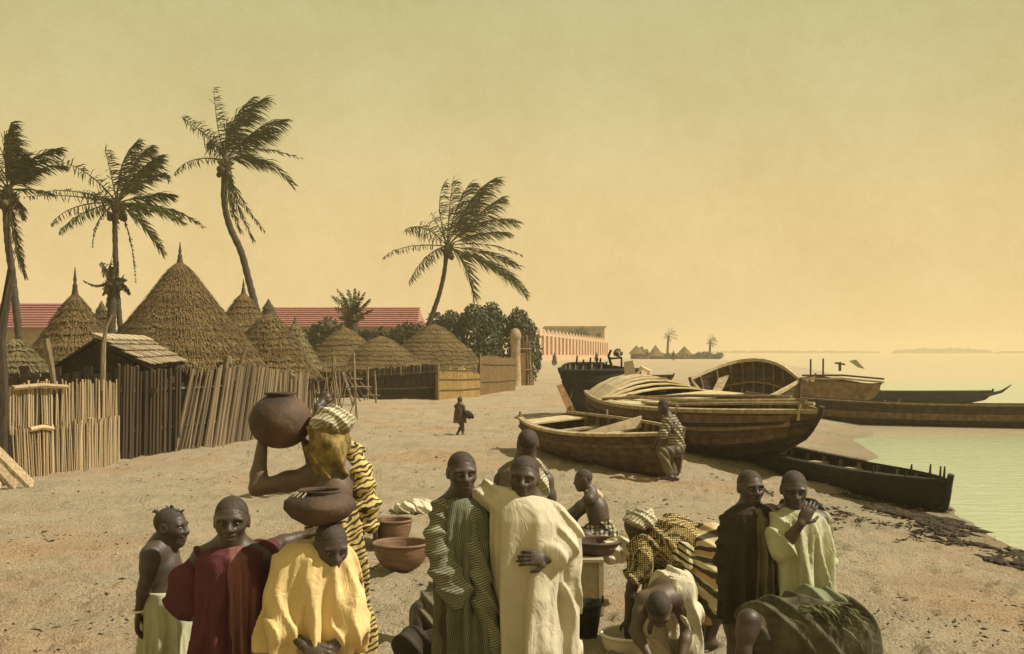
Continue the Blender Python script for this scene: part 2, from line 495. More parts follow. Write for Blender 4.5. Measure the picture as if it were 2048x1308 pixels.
def make_ground():
    xs = axis([(-1500, -300, 200), (-300, -60, 30), (-60, -20, 3), (-20, -9, .5), (-9, -4.5, .08), (-4.5, 6, .05), (6, 10, .08), (10, 20, .4), (20, 60, 2), (60, 300, 12), (300, 1500, 200)])
    ys = axis([(-60, 0, 10), (0, 5, .5), (5, 7, .08), (7, 14, .05), (14, 22, .09), (22, 40, .22), (40, 80, 1), (80, 300, 6), (300, 1500, 100)])
    X, Y = np.meshgrid(xs, ys, indexing='ij')
    Z = gz(X, Y)
    d = np.interp(Y, SHY, SHX) - X
    dry = np.clip((d - .3) / 2.0, 0.12, 1)
    near = np.clip(1.6 - Y / 55, 0, 1)
    rel = (vnoise(X * 2.6, Y * 2.6, 1) - .5) * .05 + (vnoise(X * 6.1, Y * 6.1, 2) - .5) * .032 + (vnoise(X * .7, Y * .7, 3) - .5) * .07
    foot = vnoise(X * 4.2 + 9, Y * 4.2 + 5, 5)
    rel -= np.clip(foot - .72, 0, 1) * .16
    shore = (vnoise(X * .5, Y * .5, 8) - .5) * .10
    Z = Z + rel * dry * near + shore * np.clip(near, 0, 1) * (d < 3)
    rr = np.random.RandomState(11)
    for i in range(1500):                                     # footprints and scuffs
        cy = 5.2 + 17 * rr.rand() ** 1.3; cx = (rr.rand() - .5) * 1.05 * cy
        if cx > np.interp(cy, SHY, SHX) - .8: continue
        i0, i1 = np.searchsorted(xs, [cx - .3, cx + .3]); j0, j1 = np.searchsorted(ys, [cy - .3, cy + .3])
        a = rr.uniform(0, 6.28); dx = X[i0:i1, j0:j1] - cx; dy = Y[i0:i1, j0:j1] - cy
        u = (dx * math.cos(a) + dy * math.sin(a)) / .13; v = (-dx * math.sin(a) + dy * math.cos(a)) / .065
        q = u * u + v * v
        Z[i0:i1, j0:j1] += rr.uniform(.8, 1.9) * (-.030 * np.exp(-q) + .016 * np.exp(-(np.sqrt(q) - 1.7) ** 2 * 3))
    nx, ny = X.shape
    V = np.stack([X, Y, Z], -1).reshape(-1, 3)
    idx = np.arange(nx * ny).reshape(nx, ny)
    Q = np.stack([idx[:-1, :-1], idx[1:, :-1], idx[1:, 1:], idx[:-1, 1:]], -1).reshape(-1, 4)
    m = bpy.data.materials.new('beach_sand'); m.use_nodes = True
    t = m.node_tree; b = t.nodes['Principled BSDF']
    b.inputs['Roughness'].default_value = .95; b.inputs['Specular IOR Level'].default_value = .1
    co = t.nodes.new('ShaderNodeTexCoord')
    def noise(s, det=5, rough=.6):
        n = t.nodes.new('ShaderNodeTexNoise'); n.inputs['Scale'].default_value = s; n.inputs['Detail'].default_value = det
        n.inputs['Roughness'].default_value = rough
        t.links.new(co.outputs['Object'], n.inputs['Vector']); return n.outputs['Fac']
    def rampn(src, p0, c0, p1, c1):
        r = t.nodes.new('ShaderNodeValToRGB'); r.color_ramp.elements[0].position = p0; r.color_ramp.elements[1].position = p1
        r.color_ramp.elements[0].color = (*c0, 1); r.color_ramp.elements[1].color = (*c1, 1); t.links.new(src, r.inputs[0]); return r.outputs[0]
    def mix(a, b_, f=None, mode='MIX', fv=1.0):
        x = t.nodes.new('ShaderNodeMix'); x.data_type = 'RGBA'; x.blend_type = mode
        t.links.new(a, x.inputs[6]); t.links.new(b_, x.inputs[7])
        if f is not None: t.links.new(f, x.inputs[0])
        else: x.inputs[0].default_value = fv
        return x.outputs[2]
    base = rampn(noise(1.1, 6), .35, (.465, .38, .26), .65, (.565, .46, .32))
    rosy = rampn(noise(.33, 3), .50, (1, 1, 1), .66, (1.05, .89, .80))
    base = mix(base, rosy, None, 'MULTIPLY')
    spk = rampn(noise(38, 3, .7), .34, (.55, .5, .43), .48, (1.04, 1.04, 1.04))
    base = mix(base, spk, None, 'MULTIPLY', .8)
    spk2 = rampn(noise(150, 2, .7), .40, (.72, .70, .66), .55, (1.06, 1.06, 1.06))
    base = mix(base, spk2, None, 'MULTIPLY', .8)
    g = t.nodes.new('ShaderNodeNewGeometry'); sp = t.nodes.new('ShaderNodeSeparateXYZ'); t.links.new(g.outputs['Position'], sp.inputs[0])
    wet = t.nodes.new('ShaderNodeMapRange'); wet.inputs['From Min'].default_value = WATER + .02; wet.inputs['From Max'].default_value = WATER + .24
    wet.inputs['To Min'].default_value = .78; wet.inputs['To Max'].default_value = 1
    t.links.new(sp.outputs['Z'], wet.inputs['Value'])
    base = mix(base, wet.outputs[0], None, 'MULTIPLY')
    t.links.new(base, b.inputs['Base Color'])
    add = t.nodes.new('ShaderNodeMath'); add.operation = 'ADD'
    t.links.new(noise(14, 6, .7), add.inputs[0]); t.links.new(noise(45, 4, .7), add.inputs[1])
    bp = t.nodes.new('ShaderNodeBump'); bp.inputs['Strength'].default_value = .9; bp.inputs['Distance'].default_value = .09
    t.links.new(add.outputs[0], bp.inputs['Height']); t.links.new(bp.outputs[0], b.inputs['Normal'])
    tag(link('sand_beach', mesh('sand_beach', V, Q, True), m), kind='structure')

def make_water():
    m = bpy.data.materials.new('river_water'); m.use_nodes = True
    t = m.node_tree; b = t.nodes['Principled BSDF']
    b.inputs['Roughness'].default_value = .16; b.inputs['Specular IOR Level'].default_value = .5
    co = t.nodes.new('ShaderNodeTexCoord'); sp = t.nodes.new('ShaderNodeSeparateXYZ'); t.links.new(co.outputs['Object'], sp.inputs[0])
    nz = t.nodes.new('ShaderNodeTexNoise'); nz.inputs['Scale'].default_value = .12; nz.inputs['Detail'].default_value = 3
    t.links.new(co.outputs['Object'], nz.inputs['Vector'])
    ad = t.nodes.new('ShaderNodeMath'); ad.operation = 'MULTIPLY_ADD'; ad.inputs[1].default_value = 3.0
    t.links.new(nz.outputs['Fac'], ad.inputs[0]); t.links.new(sp.outputs['Y'], ad.inputs[2])
    rp = t.nodes.new('ShaderNodeValToRGB')
    mr_ = t.nodes.new('ShaderNodeMapRange'); mr_.inputs['From Max'].default_value = 120
    t.links.new(ad.outputs[0], mr_.inputs['Value']); t.links.new(mr_.outputs[0], rp.inputs[0])
    el = rp.color_ramp.elements
    GRN, REFL = (.37, .415, .26, 1), (.50, .40, .26, 1)  # green water; peach bands are sky reflection painted into its colour
    for p, c in [(.27, GRN), (.285, REFL), (.33, REFL), (.345, GRN), (.70, GRN)]:
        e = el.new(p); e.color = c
    el[0].color = GRN; el[len(el) - 1].color = REFL; el[len(el) - 1].position = .73
    t.links.new(rp.outputs[0], b.inputs['Base Color'])
    mp = t.nodes.new('ShaderNodeMapping'); mp.inputs['Scale'].default_value = (.7, 2.4, 1); t.links.new(co.outputs['Object'], mp.inputs[0])
    n2 = t.nodes.new('ShaderNodeTexNoise'); n2.inputs['Scale'].default_value = 1.7; n2.inputs['Detail'].default_value = 6; n2.inputs['Distortion'].default_value = 1.4
    t.links.new(mp.outputs[0], n2.inputs['Vector'])
    bp = t.nodes.new('ShaderNodeBump'); bp.inputs['Strength'].default_value = .55; bp.inputs['Distance'].default_value = .06
    t.links.new(n2.outputs['Fac'], bp.inputs['Height']); t.links.new(bp.outputs[0], b.inputs['Normal'])
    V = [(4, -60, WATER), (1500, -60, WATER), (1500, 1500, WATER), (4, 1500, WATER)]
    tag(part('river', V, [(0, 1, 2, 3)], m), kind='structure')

make_ground()
make_water()

def far_shore():
    rr = np.random.RandomState(4)
    for (x0, x1, y, h, hh) in [(400, 500, 1150, 4.2, 1.5), (500, 900, 1130, 1.6, 1.2), (210, 400, 1200, 1.6, 1.2)]:
        n = 90
        xs = np.linspace(x0, x1, n)
        hs = h * (.5 + .5 * np.sin(np.linspace(0, math.pi, n))) * (1 + .35 * (vnoise(xs * .35, xs * 0, 3) - .5)) + hh * vnoise(xs * .8, xs * 0 + 2, 9)
        V = []; Fc = []
        for i, x in enumerate(xs):
            V += [(x, y - 19, WATER - .3), (x, y - 3, WATER + .5 * hs[i]), (x, y, WATER + hs[i] + .6), (x, y + 12, WATER - .3)]
            if i:
                for k in range(3): Fc.append(((i - 1) * 4 + k, i * 4 + k, i * 4 + k + 1, (i - 1) * 4 + k + 1))
        tag(part('far_shore', V, Fc, M_SHORE), kind='structure')
far_shore()

# ---------------------------------------------------------------- palms
def rotz(v, a):
    c, s = math.cos(a), math.sin(a)
    return np.array([v[0] * c - v[1] * s, v[0] * s + v[1] * c, v[2]])

def bez(a, b, c, t):
    return (1 - t) ** 2 * a + 2 * t * (1 - t) * b + t * t * c

WIND = np.array([1.0, 0.15, -0.05])

def frond(p0, p1, p2, L, n, m, parent, seed, dens=1.0, wind=.55, grav=.5, rw=.035, hang=False):
    r = random.Random(seed)
    A, B, Cc = [np.array(p, float) for p in (p0, p1, p2)]
    B = 2 * B - .5 * (A + Cc)          # so the curve passes through the middle point
    V = []; Fc = []
    pts = [bez(A, B, Cc, i / 12) for i in range(13)]
    mb = MB()
    mb.tube(pts, [rw * (1 - .85 * i / 12) for i in range(13)], 4)
    V = list(mb.V); Fc = list(mb.F)
    for i in range(n):
        t = .14 + .86 * (i + r.random()) / n
        p = bez(A, B, Cc, t); tg = bez(A, B, Cc, min(t + .02, 1.02)) - bez(A, B, Cc, t - .02)
        tg /= np.linalg.norm(tg) + 1e-9
        side = np.cross(tg, [0.1, 1, .25]); side /= np.linalg.norm(side) + 1e-9
        dep = np.cross(tg, side)
        for sg in (-1, 1):
            if r.random() > dens: continue
            l = L * (.35 + .65 * math.sin(math.pi * min(1, (.12 + .83 * t)) ** .9)) * r.uniform(.7, 1.12)
            d = tg * r.uniform(.45, .8) + side * sg * r.uniform(.25, .7) + dep * r.uniform(-.6, .6)
            d = d + WIND * wind * r.uniform(.6, 1.3) + np.array([0, 0, -1]) * grav * r.uniform(.5, 1.3)
            d /= np.linalg.norm(d)
            w = np.cross(d, [0, 1, .3]); w /= np.linalg.norm(w) + 1e-9
            w = w * r.uniform(.010, .024)
            d2 = d + WIND * .25 + np.array([0, 0, -.45]); d2 /= np.linalg.norm(d2)
            q1 = p + d * l * .55; q2 = q1 + d2 * l * .45
            o = len(V)
            V += [p - w * .6, p + w * .6, q1 + w, q1 - w, q2]
            Fc += [(o, o + 1, o + 2, o + 3), (o + 3, o + 2, o + 4)]
    return part('frond', V, Fc, m, parent)

def palm(label, d, crown, trunk, fronds, scale, group, base_z, nuts=True, seed=1, tr=(.15, .11), name='palm_tree', hazy=False):
    """crown, trunk and fronds are read off the photograph as pixels and put at distance d"""
    bx = trunk[-1]
    base = W(bx[0], bx[1], d)
    base[2] = base_z
    root = thing(name, label, 'palm tree', base, group)
    r = random.Random(seed)
    pts = [W(x, y, d) for x, y in trunk] + [np.array([base[0], d, base_z - .1])]
    fronds = [(f[0], f[1], f[2], int(f[3] * (.78 if f[4] == 'd' else 1)), f[4]) for f in fronds]
    fine = []
    P = np.array(pts)
    n = 40
    for i in range(n + 1):                       # resample the trunk smoothly
        t = i / n * (len(P) - 1); k = min(int(t), len(P) - 2); f = t - k
        p0, p1, p2, p3 = P[max(k - 1, 0)], P[k], P[k + 1], P[min(k + 2, len(P) - 1)]
        fine.append(.5 * ((2 * p1) + (-p0 + p2) * f + (2 * p0 - 5 * p1 + 4 * p2 - p3) * f * f + (-p0 + 3 * p1 - 3 * p2 + p3) * f ** 3))
    rad = [(tr[1] + (tr[0] - tr[1]) * (i / n)) * (1 + (.10 if i % 2 else -.04)) * (1.25 if i < 3 else 1) for i in range(n + 1)]
    rad[-1] *= 1.3; rad[-2] *= 1.2
    tb = MB(); tb.tube(fine, rad, 10)
    tb.build('trunk', M_TRUNK, root, True)
    C = W(*crown, d)
    hb = MB()                                    # sheath of leaf bases and fibre under the crown
    for i in range(26 if not hazy else 8):
        a = r.uniform(0, 6.28); e = r.uniform(-.9, .9)
        q = C + np.array([math.cos(a) * .13, math.sin(a) * .13, -.35 + .25 * e])
        tip = q + np.array([math.cos(a) * .22, math.sin(a) * .22, r.uniform(.05, .42)])
        hb.tube([q, .5 * (q + tip) + [0, 0, .03], tip], [.05, .04, .012], 5)
    hb.tube([C + [0, 0, .25], C, C - [0, 0, .5]], [.09, .2, .14], 8)
    hb.build('leaf_sheath', M_DRYFROND, root)
    if nuts:
        for i in range(7):
            a = r.uniform(0, 6.28)
            q = C + np.array([math.cos(a) * .26, math.sin(a) * .26, -.28 - r.random() * .22])
            nb = MB(); nb.lathe([(0.01, -.13), (.09, -.08), (.115, 0), (.085, .08), (0.01, .12)], q, 8)
            nb.build('coconut', M_DRYFROND, root, True)
    for i, f in enumerate(fronds):
        tip, mid, L, n_, kind = f
        dz = r.uniform(-1.1, 1.1) * scale
        A = C + np.array([0, 0, .08])
        B = W(*mid, d) + np.array([0, dz * .5, 0]); Tt = W(*tip, d) + np.array([0, dz, 0])
        mm = {'d': M_FROND, 'g': M_FRONDG, 'h': M_DRYFROND, 's': M_FROND}[kind]
        frond(A, B, Tt, L * scale * .82, n_, mm, root, seed * 97 + i, dens=.62 if kind == 's' else 1, wind=.75 if kind != 'h' else .2, grav=.45 if kind != 'h' else 1.0)
    return root

def z1(p): return (p[0] / 2.616, 160 + p[1] / 2.616)
def z3(p): return (560 + p[0] / 2.516, 340 + p[1] / 2.516)
def fl(z, rows): return [(z(a), z(b), L, n, k) for a, b, L, n, k in rows]

GP = 'coconut palms above the huts'
palm('tallest coconut palm, its thin bare trunk curving in an S above the huts', 44, z1((1180, 430)),
     [z1(p) for p in [(1180, 450), (1172, 620), (1200, 760), (1262, 900), (1302, 1050), (1335, 1180), (1350, 1270)]],
     fl(z1, [((1160, 70), (1158, 250), .62, 46, 's'), ((1358, 66), (1225, 210), 1.25, 80, 'd'), ((1330, 110), (1215, 250), 1.2, 80, 'd'), ((1448, 180), (1320, 250), 1.2, 70, 'd'), ((1400, 250), (1270, 300), 1.2, 60, 'd'),
              ((960, 200), (1085, 300), .62, 50, 'd'), ((1575, 412), (1330, 362), .42, 46, 's'), ((905, 495), (1010, 418), .42, 40, 's'),
              ((1518, 540), (1370, 420), .9, 40, 's'), ((1370, 430), (1270, 400), 1.0, 70, 'd'), ((1075, 335), (1120, 330), .8, 40, 'd'), ((1320, 840), (1222, 600), .55, 40, 'h'), ((1350, 775), (1215, 560), .5, 34, 'h'),
              ((1262, 800), (1200, 600), .5, 34, 'h'), ((1215, 720), (1195, 560), .45, 30, 'g'), ((1165, 210), (1170, 300), .8, 50, 'd')]),
     1.15, GP, .1, seed=3, tr=(.15, .115))
palm('wind-blown coconut palm with a straight trunk between the two largest huts', 40, z1((612, 655)),
     [z1(p) for p in [(608, 670), (601, 740), (604, 900), (612, 1080), (626, 1260), (640, 1420)]],
     fl(z1, [((735, 335), (650, 450), 1.0, 70, 'd'), ((590, 383), (603, 520), .8, 46, 'd'), ((835, 380), (735, 440), 1.0, 70, 'd'), ((868, 424), (765, 490), 1.1, 70, 'd'), ((790, 400), (690, 500), 1.1, 70, 'd'),
              ((845, 582), (750, 595), .9, 60, 'd'), ((915, 545), (820, 512), .5, 40, 's'), ((355, 448), (490, 505), .5, 46, 's'), ((135, 566), (360, 572), .36, 40, 's'), ((112, 610), (350, 605), .36, 34, 's'),
              ((322, 798), (440, 698), .5, 50, 'g'), ((300, 765), (420, 668), .5, 44, 's'), ((420, 590), (520, 610), .5, 46, 'd'), ((1038, 760), (850, 665), .5, 56, 's'), ((960, 748), (800, 672), .7, 56, 'g'), ((855, 912), (752, 760), .7, 56, 'g'),
              ((540, 890), (543, 745), .22, 24, 'h'), ((662, 1050), (655, 820), .22, 24, 'h'), ((632, 990), (636, 800), .25, 20, 'h'), ((770, 690), (690, 660), .8, 40, 'd')]),
     1.05, GP, .1, seed=5, tr=(.11, .085))
palm('coconut palm cut by the left edge of the picture, its trunk leaning behind a post', 34, z1((42, 590)),
     [z1(p) for p in [(40, 610), (32, 700), (42, 850), (62, 1000), (80, 1160), (95, 1300), (105, 1440)]],
     fl(z1, [((122, 250), (62, 390), 1.1, 76, 'd'), ((20, 285), (25, 430), .9, 60, 'd'), ((60, 300), (40, 430), 1.1, 70, 'd'), ((258, 342), (150, 410), 1.0, 66, 'd'), ((110, 400), (80, 480), 1.2, 70, 'd'), ((310, 445), (190, 462), .6, 50, 's'),
              ((212, 578), (130, 562), .42, 36, 's'), ((-120, 350), (-30, 440), .9, 56, 'd'), ((-210, 520), (-80, 520), .7, 50, 'd'), ((-160, 690), (-50, 610), .7, 50, 'd'), ((152, 1030), (85, 830), .55, 50, 'h'), ((112, 712), (90, 640), .6, 30, 'h'),
              ((70, 960), (60, 780), .5, 30, 'g')]),
     .95, GP, .1, seed=8, tr=(.12, .10))
palm('coconut palm leaning right on a slender trunk beside the dark bush', 56, z3((842, 392)),
     [z3(p) for p in [(838, 410), (826, 520), (800, 630), (765, 730), (742, 800), (722, 900), (710, 980)]],
     fl(z3, [((825, 45), (800, 180), .7, 50, 's'), ((872, 62), (852, 220), 1.0, 66, 'd'), ((960, 72), (885, 210), 1.3, 76, 'd'), ((1080, 66), (960, 165), 1.3, 80, 'd'), ((1020, 110), (920, 230), 1.3, 80, 'd'), ((1112, 135), (980, 240), 1.2, 76, 'd'),
              ((1192, 276), (1020, 268), 1.0, 66, 'd'), ((1150, 320), (1000, 320), .8, 60, 'g'), ((1215, 432), (1020, 376), .42, 46, 's'), ((1192, 482), (1040, 420), .9, 66, 'd'), ((1238, 620), (1085, 490), .95, 66, 'g'), ((1185, 560), (1060, 480), .8, 50, 'd'),
              ((975, 650), (925, 470), .9, 66, 'd'), ((500, 436), (640, 380), .36, 44, 's'), ((655, 572), (742, 440), .6, 50, 'd'), ((640, 310), (735, 300), .75, 60, 'd'), ((748, 190), (800, 290), .6, 40, 's')]),
     1.4, GP, .2, seed=11, tr=(.15, .10))
palm('small ragged dead-leaved palm standing among the hut roofs', 36, z1((592, 1040)),
     [z1(p) for p in [(592, 1050), (586, 1180), (580, 1300), (578, 1420)]],
     fl(z1, [((525, 1000), (560, 1020), .5, 34, 'h'), ((552, 955), (575, 1000), .5, 30, 'h'), ((455, 1050), (530, 1075), .16, 30, 'h'), ((690, 1048), (640, 1040), .3, 30, 'h'), ((662, 1110), (632, 1060), .5, 34, 'h'),
              ((580, 965), (585, 1000), .4, 30, 'h'), ((640, 1140), (612, 1090), .5, 34, 'h'), ((550, 1120), (570, 1070), .4, 34, 'h'), ((660, 960), (625, 1000), .3, 26, 'h'), ((575, 1180), (580, 1110), .4, 30, 'h')]),
     .75, None, .1, nuts=False, seed=14, tr=(.17, .13))
palm('short stemless fan of date palm leaves rising behind the low huts', 52, z3((362, 745)),
     [z3(p) for p in [(362, 752), (362, 830), (362, 900)]],
     fl(z3, [((248, 632), (310, 680), .34, 40, 'g'), ((298, 602), (330, 670), .34, 40, 'd'), ((335, 604), (350, 670), .34, 40, 'g'), ((382, 600), (370, 670), .34, 40, 'g'), ((432, 622), (392, 680), .34, 40, 'd'), ((464, 655), (412, 696), .34, 40, 'g'),
              ((272, 690), (320, 715), .34, 36, 'd'), ((448, 700), (405, 720), .34, 36, 'd'), ((318, 622), (342, 690), .34, 36, 'd'), ((405, 615), (382, 690), .34, 36, 'd'), ((300, 740), (330, 740), .34, 30, 'g'), ((430, 745), (400, 742), .34, 30, 'g')]),
     1.0, None, .2, nuts=False, seed=16, tr=(.3, .28), name='date_palm')

# ---------------------------------------------------------------- bushes
def leaf_cloud(name, blobs, n, size, m, parent, seed):
    r = np.random.RandomState(seed)
    V = []; Fc = []
    tot = sum(b[3] * b[4] * b[5] for b in blobs)
    for (x, y, z, rx, ry, rz) in blobs:
        k = int(n * rx * ry * rz / tot)
        u = r.normal(size=(k, 3)); u /= np.linalg.norm(u, axis=1)[:, None]
        rad = r.uniform(.55, 1.08, k) ** .6
        c = u * rad[:, None] * [rx, ry, rz] + [x, y, z]
        nrm = u + r.normal(size=(k, 3)) * .7
        nrm /= np.linalg.norm(nrm, axis=1)[:, None]
        a = np.cross(nrm, r.normal(size=(k, 3))); a /= np.linalg.norm(a, axis=1)[:, None]
        b_ = np.cross(nrm, a)
        s = size * r.uniform(.6, 1.4, k)[:, None]
        o = len(V)
        q = np.stack([c - a * s, c - b_ * s * .5, c + a * s, c + b_ * s * .5], 1).reshape(-1, 3)
        V += list(q)
        Fc += [(o + 4 * i, o + 4 * i + 1, o + 4 * i + 2, o + 4 * i + 3) for i in range(k)]
    return part(name, V, Fc, m, parent)

def bush(label, d, px0, px1, ytop, ybase, nblob, n, size, m, seed, depth=3.0, cat='bush', name='bush', prof=None):
    r = random.Random(seed)
    base = W((px0 + px1) / 2, ybase, d); base[2] = float(gz(base[0], d))
    root = thing(name, label, cat, base)
    x0 = W(px0, 0, d)[0]; x1 = W(px1, 0, d)[0]; zt = W(0, ytop, d)[2]
    blobs = []
    for i in range(nblob):
        f = (i + .5) / nblob
        x = x0 + (x1 - x0) * f + r.uniform(-.15, .15)
        pr = prof(f) if prof else .75 + .25 * math.sin(math.pi * f)
        h = base[2] + (zt - base[2]) * pr * r.uniform(.86, 1.0)
        rx = (x1 - x0) / nblob * r.uniform(.75, 1.1)
        rz = r.uniform(.55, .85)
        yy = d + r.uniform(-.5, .5) * depth
        blobs.append((x, yy, h - rz, rx, depth * .3, rz))
        blobs.append((x + r.uniform(-.3, .3), yy, base[2] + (h - base[2]) * .45, rx * 1.1, depth * .35, (h - base[2]) * .5))
    sb = MB()
    for i in range(nblob):
        b = blobs[2 * i]
        p0 = np.array([base[0] + (b[0] - base[0]) * .5, d, base[2] - .1])
        sb.tube([p0, .5 * (p0 + np.array(b[:3])) + [.1, 0, .1], np.array(b[:3])], [.07, .05, .02], 5)
    sb.build('stem', M_TRUNK, root)
    leaf_cloud('crown', blobs, n, size, m, root, seed)
    return root

bush('large dense dark green bush between the leaning palm and the white gate post', 62, 868, 1066, 602, 720, 9, 14000, .12, M_BUSH, 21, depth=4.0, prof=lambda f: .86 + .14 * math.sin(math.pi * f) if f < .85 else .86)
bush('thin grey-green shrubbery spreading below the red roof behind the low huts', 58, 592, 872, 631, 705, 12, 15000, .12, M_BUSHG, 22, depth=3.0, prof=lambda f: .9 + .1 * math.sin(9 * f))
bush('grey-green shrub at the left edge under the red roof, behind the black fence', 30, -50, 62, 652, 740, 4, 2600, .09, M_BUSHG, 23, depth=2.0)

# ---------------------------------------------------------------- buildings far behind the huts
def gable_house(label, d, px0, px1, yr, ye, depth, hip=0.0, nrib=40):
    """long house with its ridge across the view, courses of red tiles on the front slope"""
    x0, x1 = W(px0, 0, d)[0], W(px1, 0, d)[0]
    zr, ze = W(0, yr, d + depth / 2)[2], W(0, ye, d)[2]
    root = thing('tiled_house', label, 'house', ((x0 + x1) / 2, d + depth / 2, .2))
    w = MB(); w.box(((x0 + x1) / 2, d + depth / 2 + .1, (ze + .1) / 2), x1 - x0 - .8, depth - .6, ze - .1)
    w.build('wall', M_PLASTER, root)
    rf = MB()
    hx = hip
    rf.add([(x0, d, ze), (x1, d, ze), (x1 - hx, d + depth / 2, zr), (x0 + hx, d + depth / 2, zr), (x0, d + depth, ze), (x1, d + depth, ze)],
           [(0, 1, 2, 3), (5, 4, 3, 2), (4, 0, 3), (1, 5, 2), (0, 4, 5, 1)])
    ro = rf.build('roof', M_REDTILE, root)
    nc = 9
    for k in range(nc):                                       # overlapping courses, each standing proud at its lower edge
        t0, t1 = k / nc, (k + 1) / nc
        m = MB()
        a0 = np.array([x0 + hx * t0, d + depth / 2 * t0, ze + (zr - ze) * t0]); b0 = np.array([x1 - hx * t0, d + depth / 2 * t0, ze + (zr - ze) * t0])
        a1 = np.array([x0 + hx * t1, d + depth / 2 * t1, ze + (zr - ze) * t1]); b1 = np.array([x1 - hx * t1, d + depth / 2 * t1, ze + (zr - ze) * t1])
        up0 = np.array([0, -.05, .09]); up1 = np.array([0, -.01, .02])
        n = nrib
        for i in range(n):
            f0, f1 = i / n, (i + .82) / n
            q = [a0 + (b0 - a0) * f0 + up0, a0 + (b0 - a0) * f1 + up0, a1 + (b1 - a1) * f1 + up1, a1 + (b1 - a1) * f0 + up1]
            q2 = [q[0] - up0 * .9, q[1] - up0 * .9]
            m.add(q + q2, [(0, 1, 2, 3), (4, 5, 1, 0)])
        m.build('tile_course', M_REDTILE, ro)
    rg = MB(); rg.tube([(x0 + hx, d + depth / 2, zr + .05), (x1 - hx, d + depth / 2, zr + .05)], .12, 6)
    rg.build('ridge_cap', M_REDTILE, ro)
    return root

gable_house('red tiled house at the left edge behind the huts', 64, -150, 122, 612, 657, 9, hip=1.6, nrib=44)
gable_house('long red tiled roof between the tall palm and the leaning palm', 78, 505, 836, 619, 655, 10, hip=.3, nrib=60)

def crenel_wall():
    p0 = np.array([2.0, 128.0]); p1 = np.array([17.2, 200.0])
    root = thing('crenellated_wall', 'pink buttressed wall with pointed crenellations beyond the beach', 'wall', (p0[0], p0[1], float(gz(*p0))))
    u = p1 - p0; L = np.linalg.norm(u); u /= L; nrm = np.array([u[1], -u[0]])
    if nrm[1] > 0: nrm = -nrm
    # the face towards the beach
    nrm = np.array([u[1], -u[0]])
    def bar(a, b, off, th, z0a, z0b, z1a, z1b):
        P = []
        for s, za, zb in ((a, z0a, z1a), (b, z0b, z1b)):
            q0 = p0 + u * s + nrm * off; q1 = p0 + u * s + nrm * (off + th)
            P += [(q0[0], q0[1], za), (q1[0], q1[1], za), (q1[0], q1[1], zb), (q0[0], q0[1], zb)]
        return P, [(0, 1, 2, 3), (7, 6, 5, 4), (0, 4, 5, 1), (1, 5, 6, 2), (2, 6, 7, 3), (3, 7, 4, 0)]
    def ground(s): q = p0 + u * s; return float(gz(*q)) - .3
    def top(s): return 4.22 - .5 * s / L
    m = MB()
    ns = 8
    for i in range(ns):
        a, b = L * i / ns, L * (i + 1) / ns
        m.add(*bar(a, b, -.5, .5, ground(a), ground(b), top(a), top(b)))
    m.build('wall_face', M_PINKWALL, root)
    m = MB()
    for i in range(ns):
        a, b = L * i / ns, L * (i + 1) / ns
        m.add(*bar(a, b, 0.003, .55, ground(a), ground(b), ground(a) + .3 + .75, ground(b) + .3 + .75))
    m.build('plinth', M_PINKWALL, root)
    nb = 24
    for i in range(nb):
        s = L * (i + .4) / nb
        m = MB(); m.add(*bar(s, s + 1.35, .004, .42, ground(s) + 1.0, ground(s) + 1.0, top(s) - .25, top(s) - .25)); m.build('buttress', M_PINKWALL, root)
        m = MB()
        q = [p0 + u * (s + x) + nrm * o for x in (0.1, 1.3) for o in (-.5, .0)]
        z = top(s) - .02
        c = p0 + u * (s + .7) - nrm * .25
        m.add([(q[0][0], q[0][1], z), (q[1][0], q[1][1], z), (q[3][0], q[3][1], z), (q[2][0], q[2][1], z), (c[0], c[1], z + .75)], [(0, 1, 2, 3), (0, 1, 4), (1, 2, 4), (2, 3, 4), (3, 0, 4)])
        m.build('merlon', M_PINKWALL, root)
crenel_wall()

def flat_house():
    d = 215
    x0, x1 = W(1092, 0, d)[0], W(1209, 0, d)[0]; zt = W(0, 655, d)[2]
    root = thing('flat_roofed_building', 'grey flat-roofed building rising behind the pink crenellated wall', 'building', ((x0 + x1) / 2, d, .2))
    m = MB(); m.box(((x0 + x1) / 2, d + 6, zt / 2), x1 - x0, 12, zt); m.build('wall', M_GREYB, root)
    m = MB(); m.box(((x0 + x1) / 2, d + 6, zt + .1), x1 - x0 + .6, 12.6, .35); m.build('cornice', M_GREYB, root)
    for i in range(5):
        m = MB(); xx = x0 + (x1 - x0) * (i + .5) / 5; m.box((xx, d - .02, zt - 1.9), .9, .12, 1.5); m.build('window', M_DARKBOARD, root)
    return root
flat_house()
for i, (px, py, d, h) in enumerate([(1152, 664, 209, 1.3), (1196, 686, 207, .6)]):
    b = W(px, py, d); z0 = float(gz(b[0], d))
    t_ = thing('garden_tree', ['dark tree top showing over the pink crenellated wall', 'small tree tip over the right end of the pink wall'][i], 'tree', (b[0], d, z0))
    m = MB(); m.tube([(b[0], d, z0), (b[0] + .1, d, b[2] - .3)], [.18, .1], 6); m.build('trunk', M_TRUNK, t_)
    leaf_cloud('crown', [(b[0] - .6 * h, d, b[2] - .5 * h, 1.1 * h, 1 * h, .6 * h), (b[0] + .8 * h, d, b[2], 1.0 * h, .9 * h, .7 * h)], 420, .25, M_BUSH, t_, 31 + i)

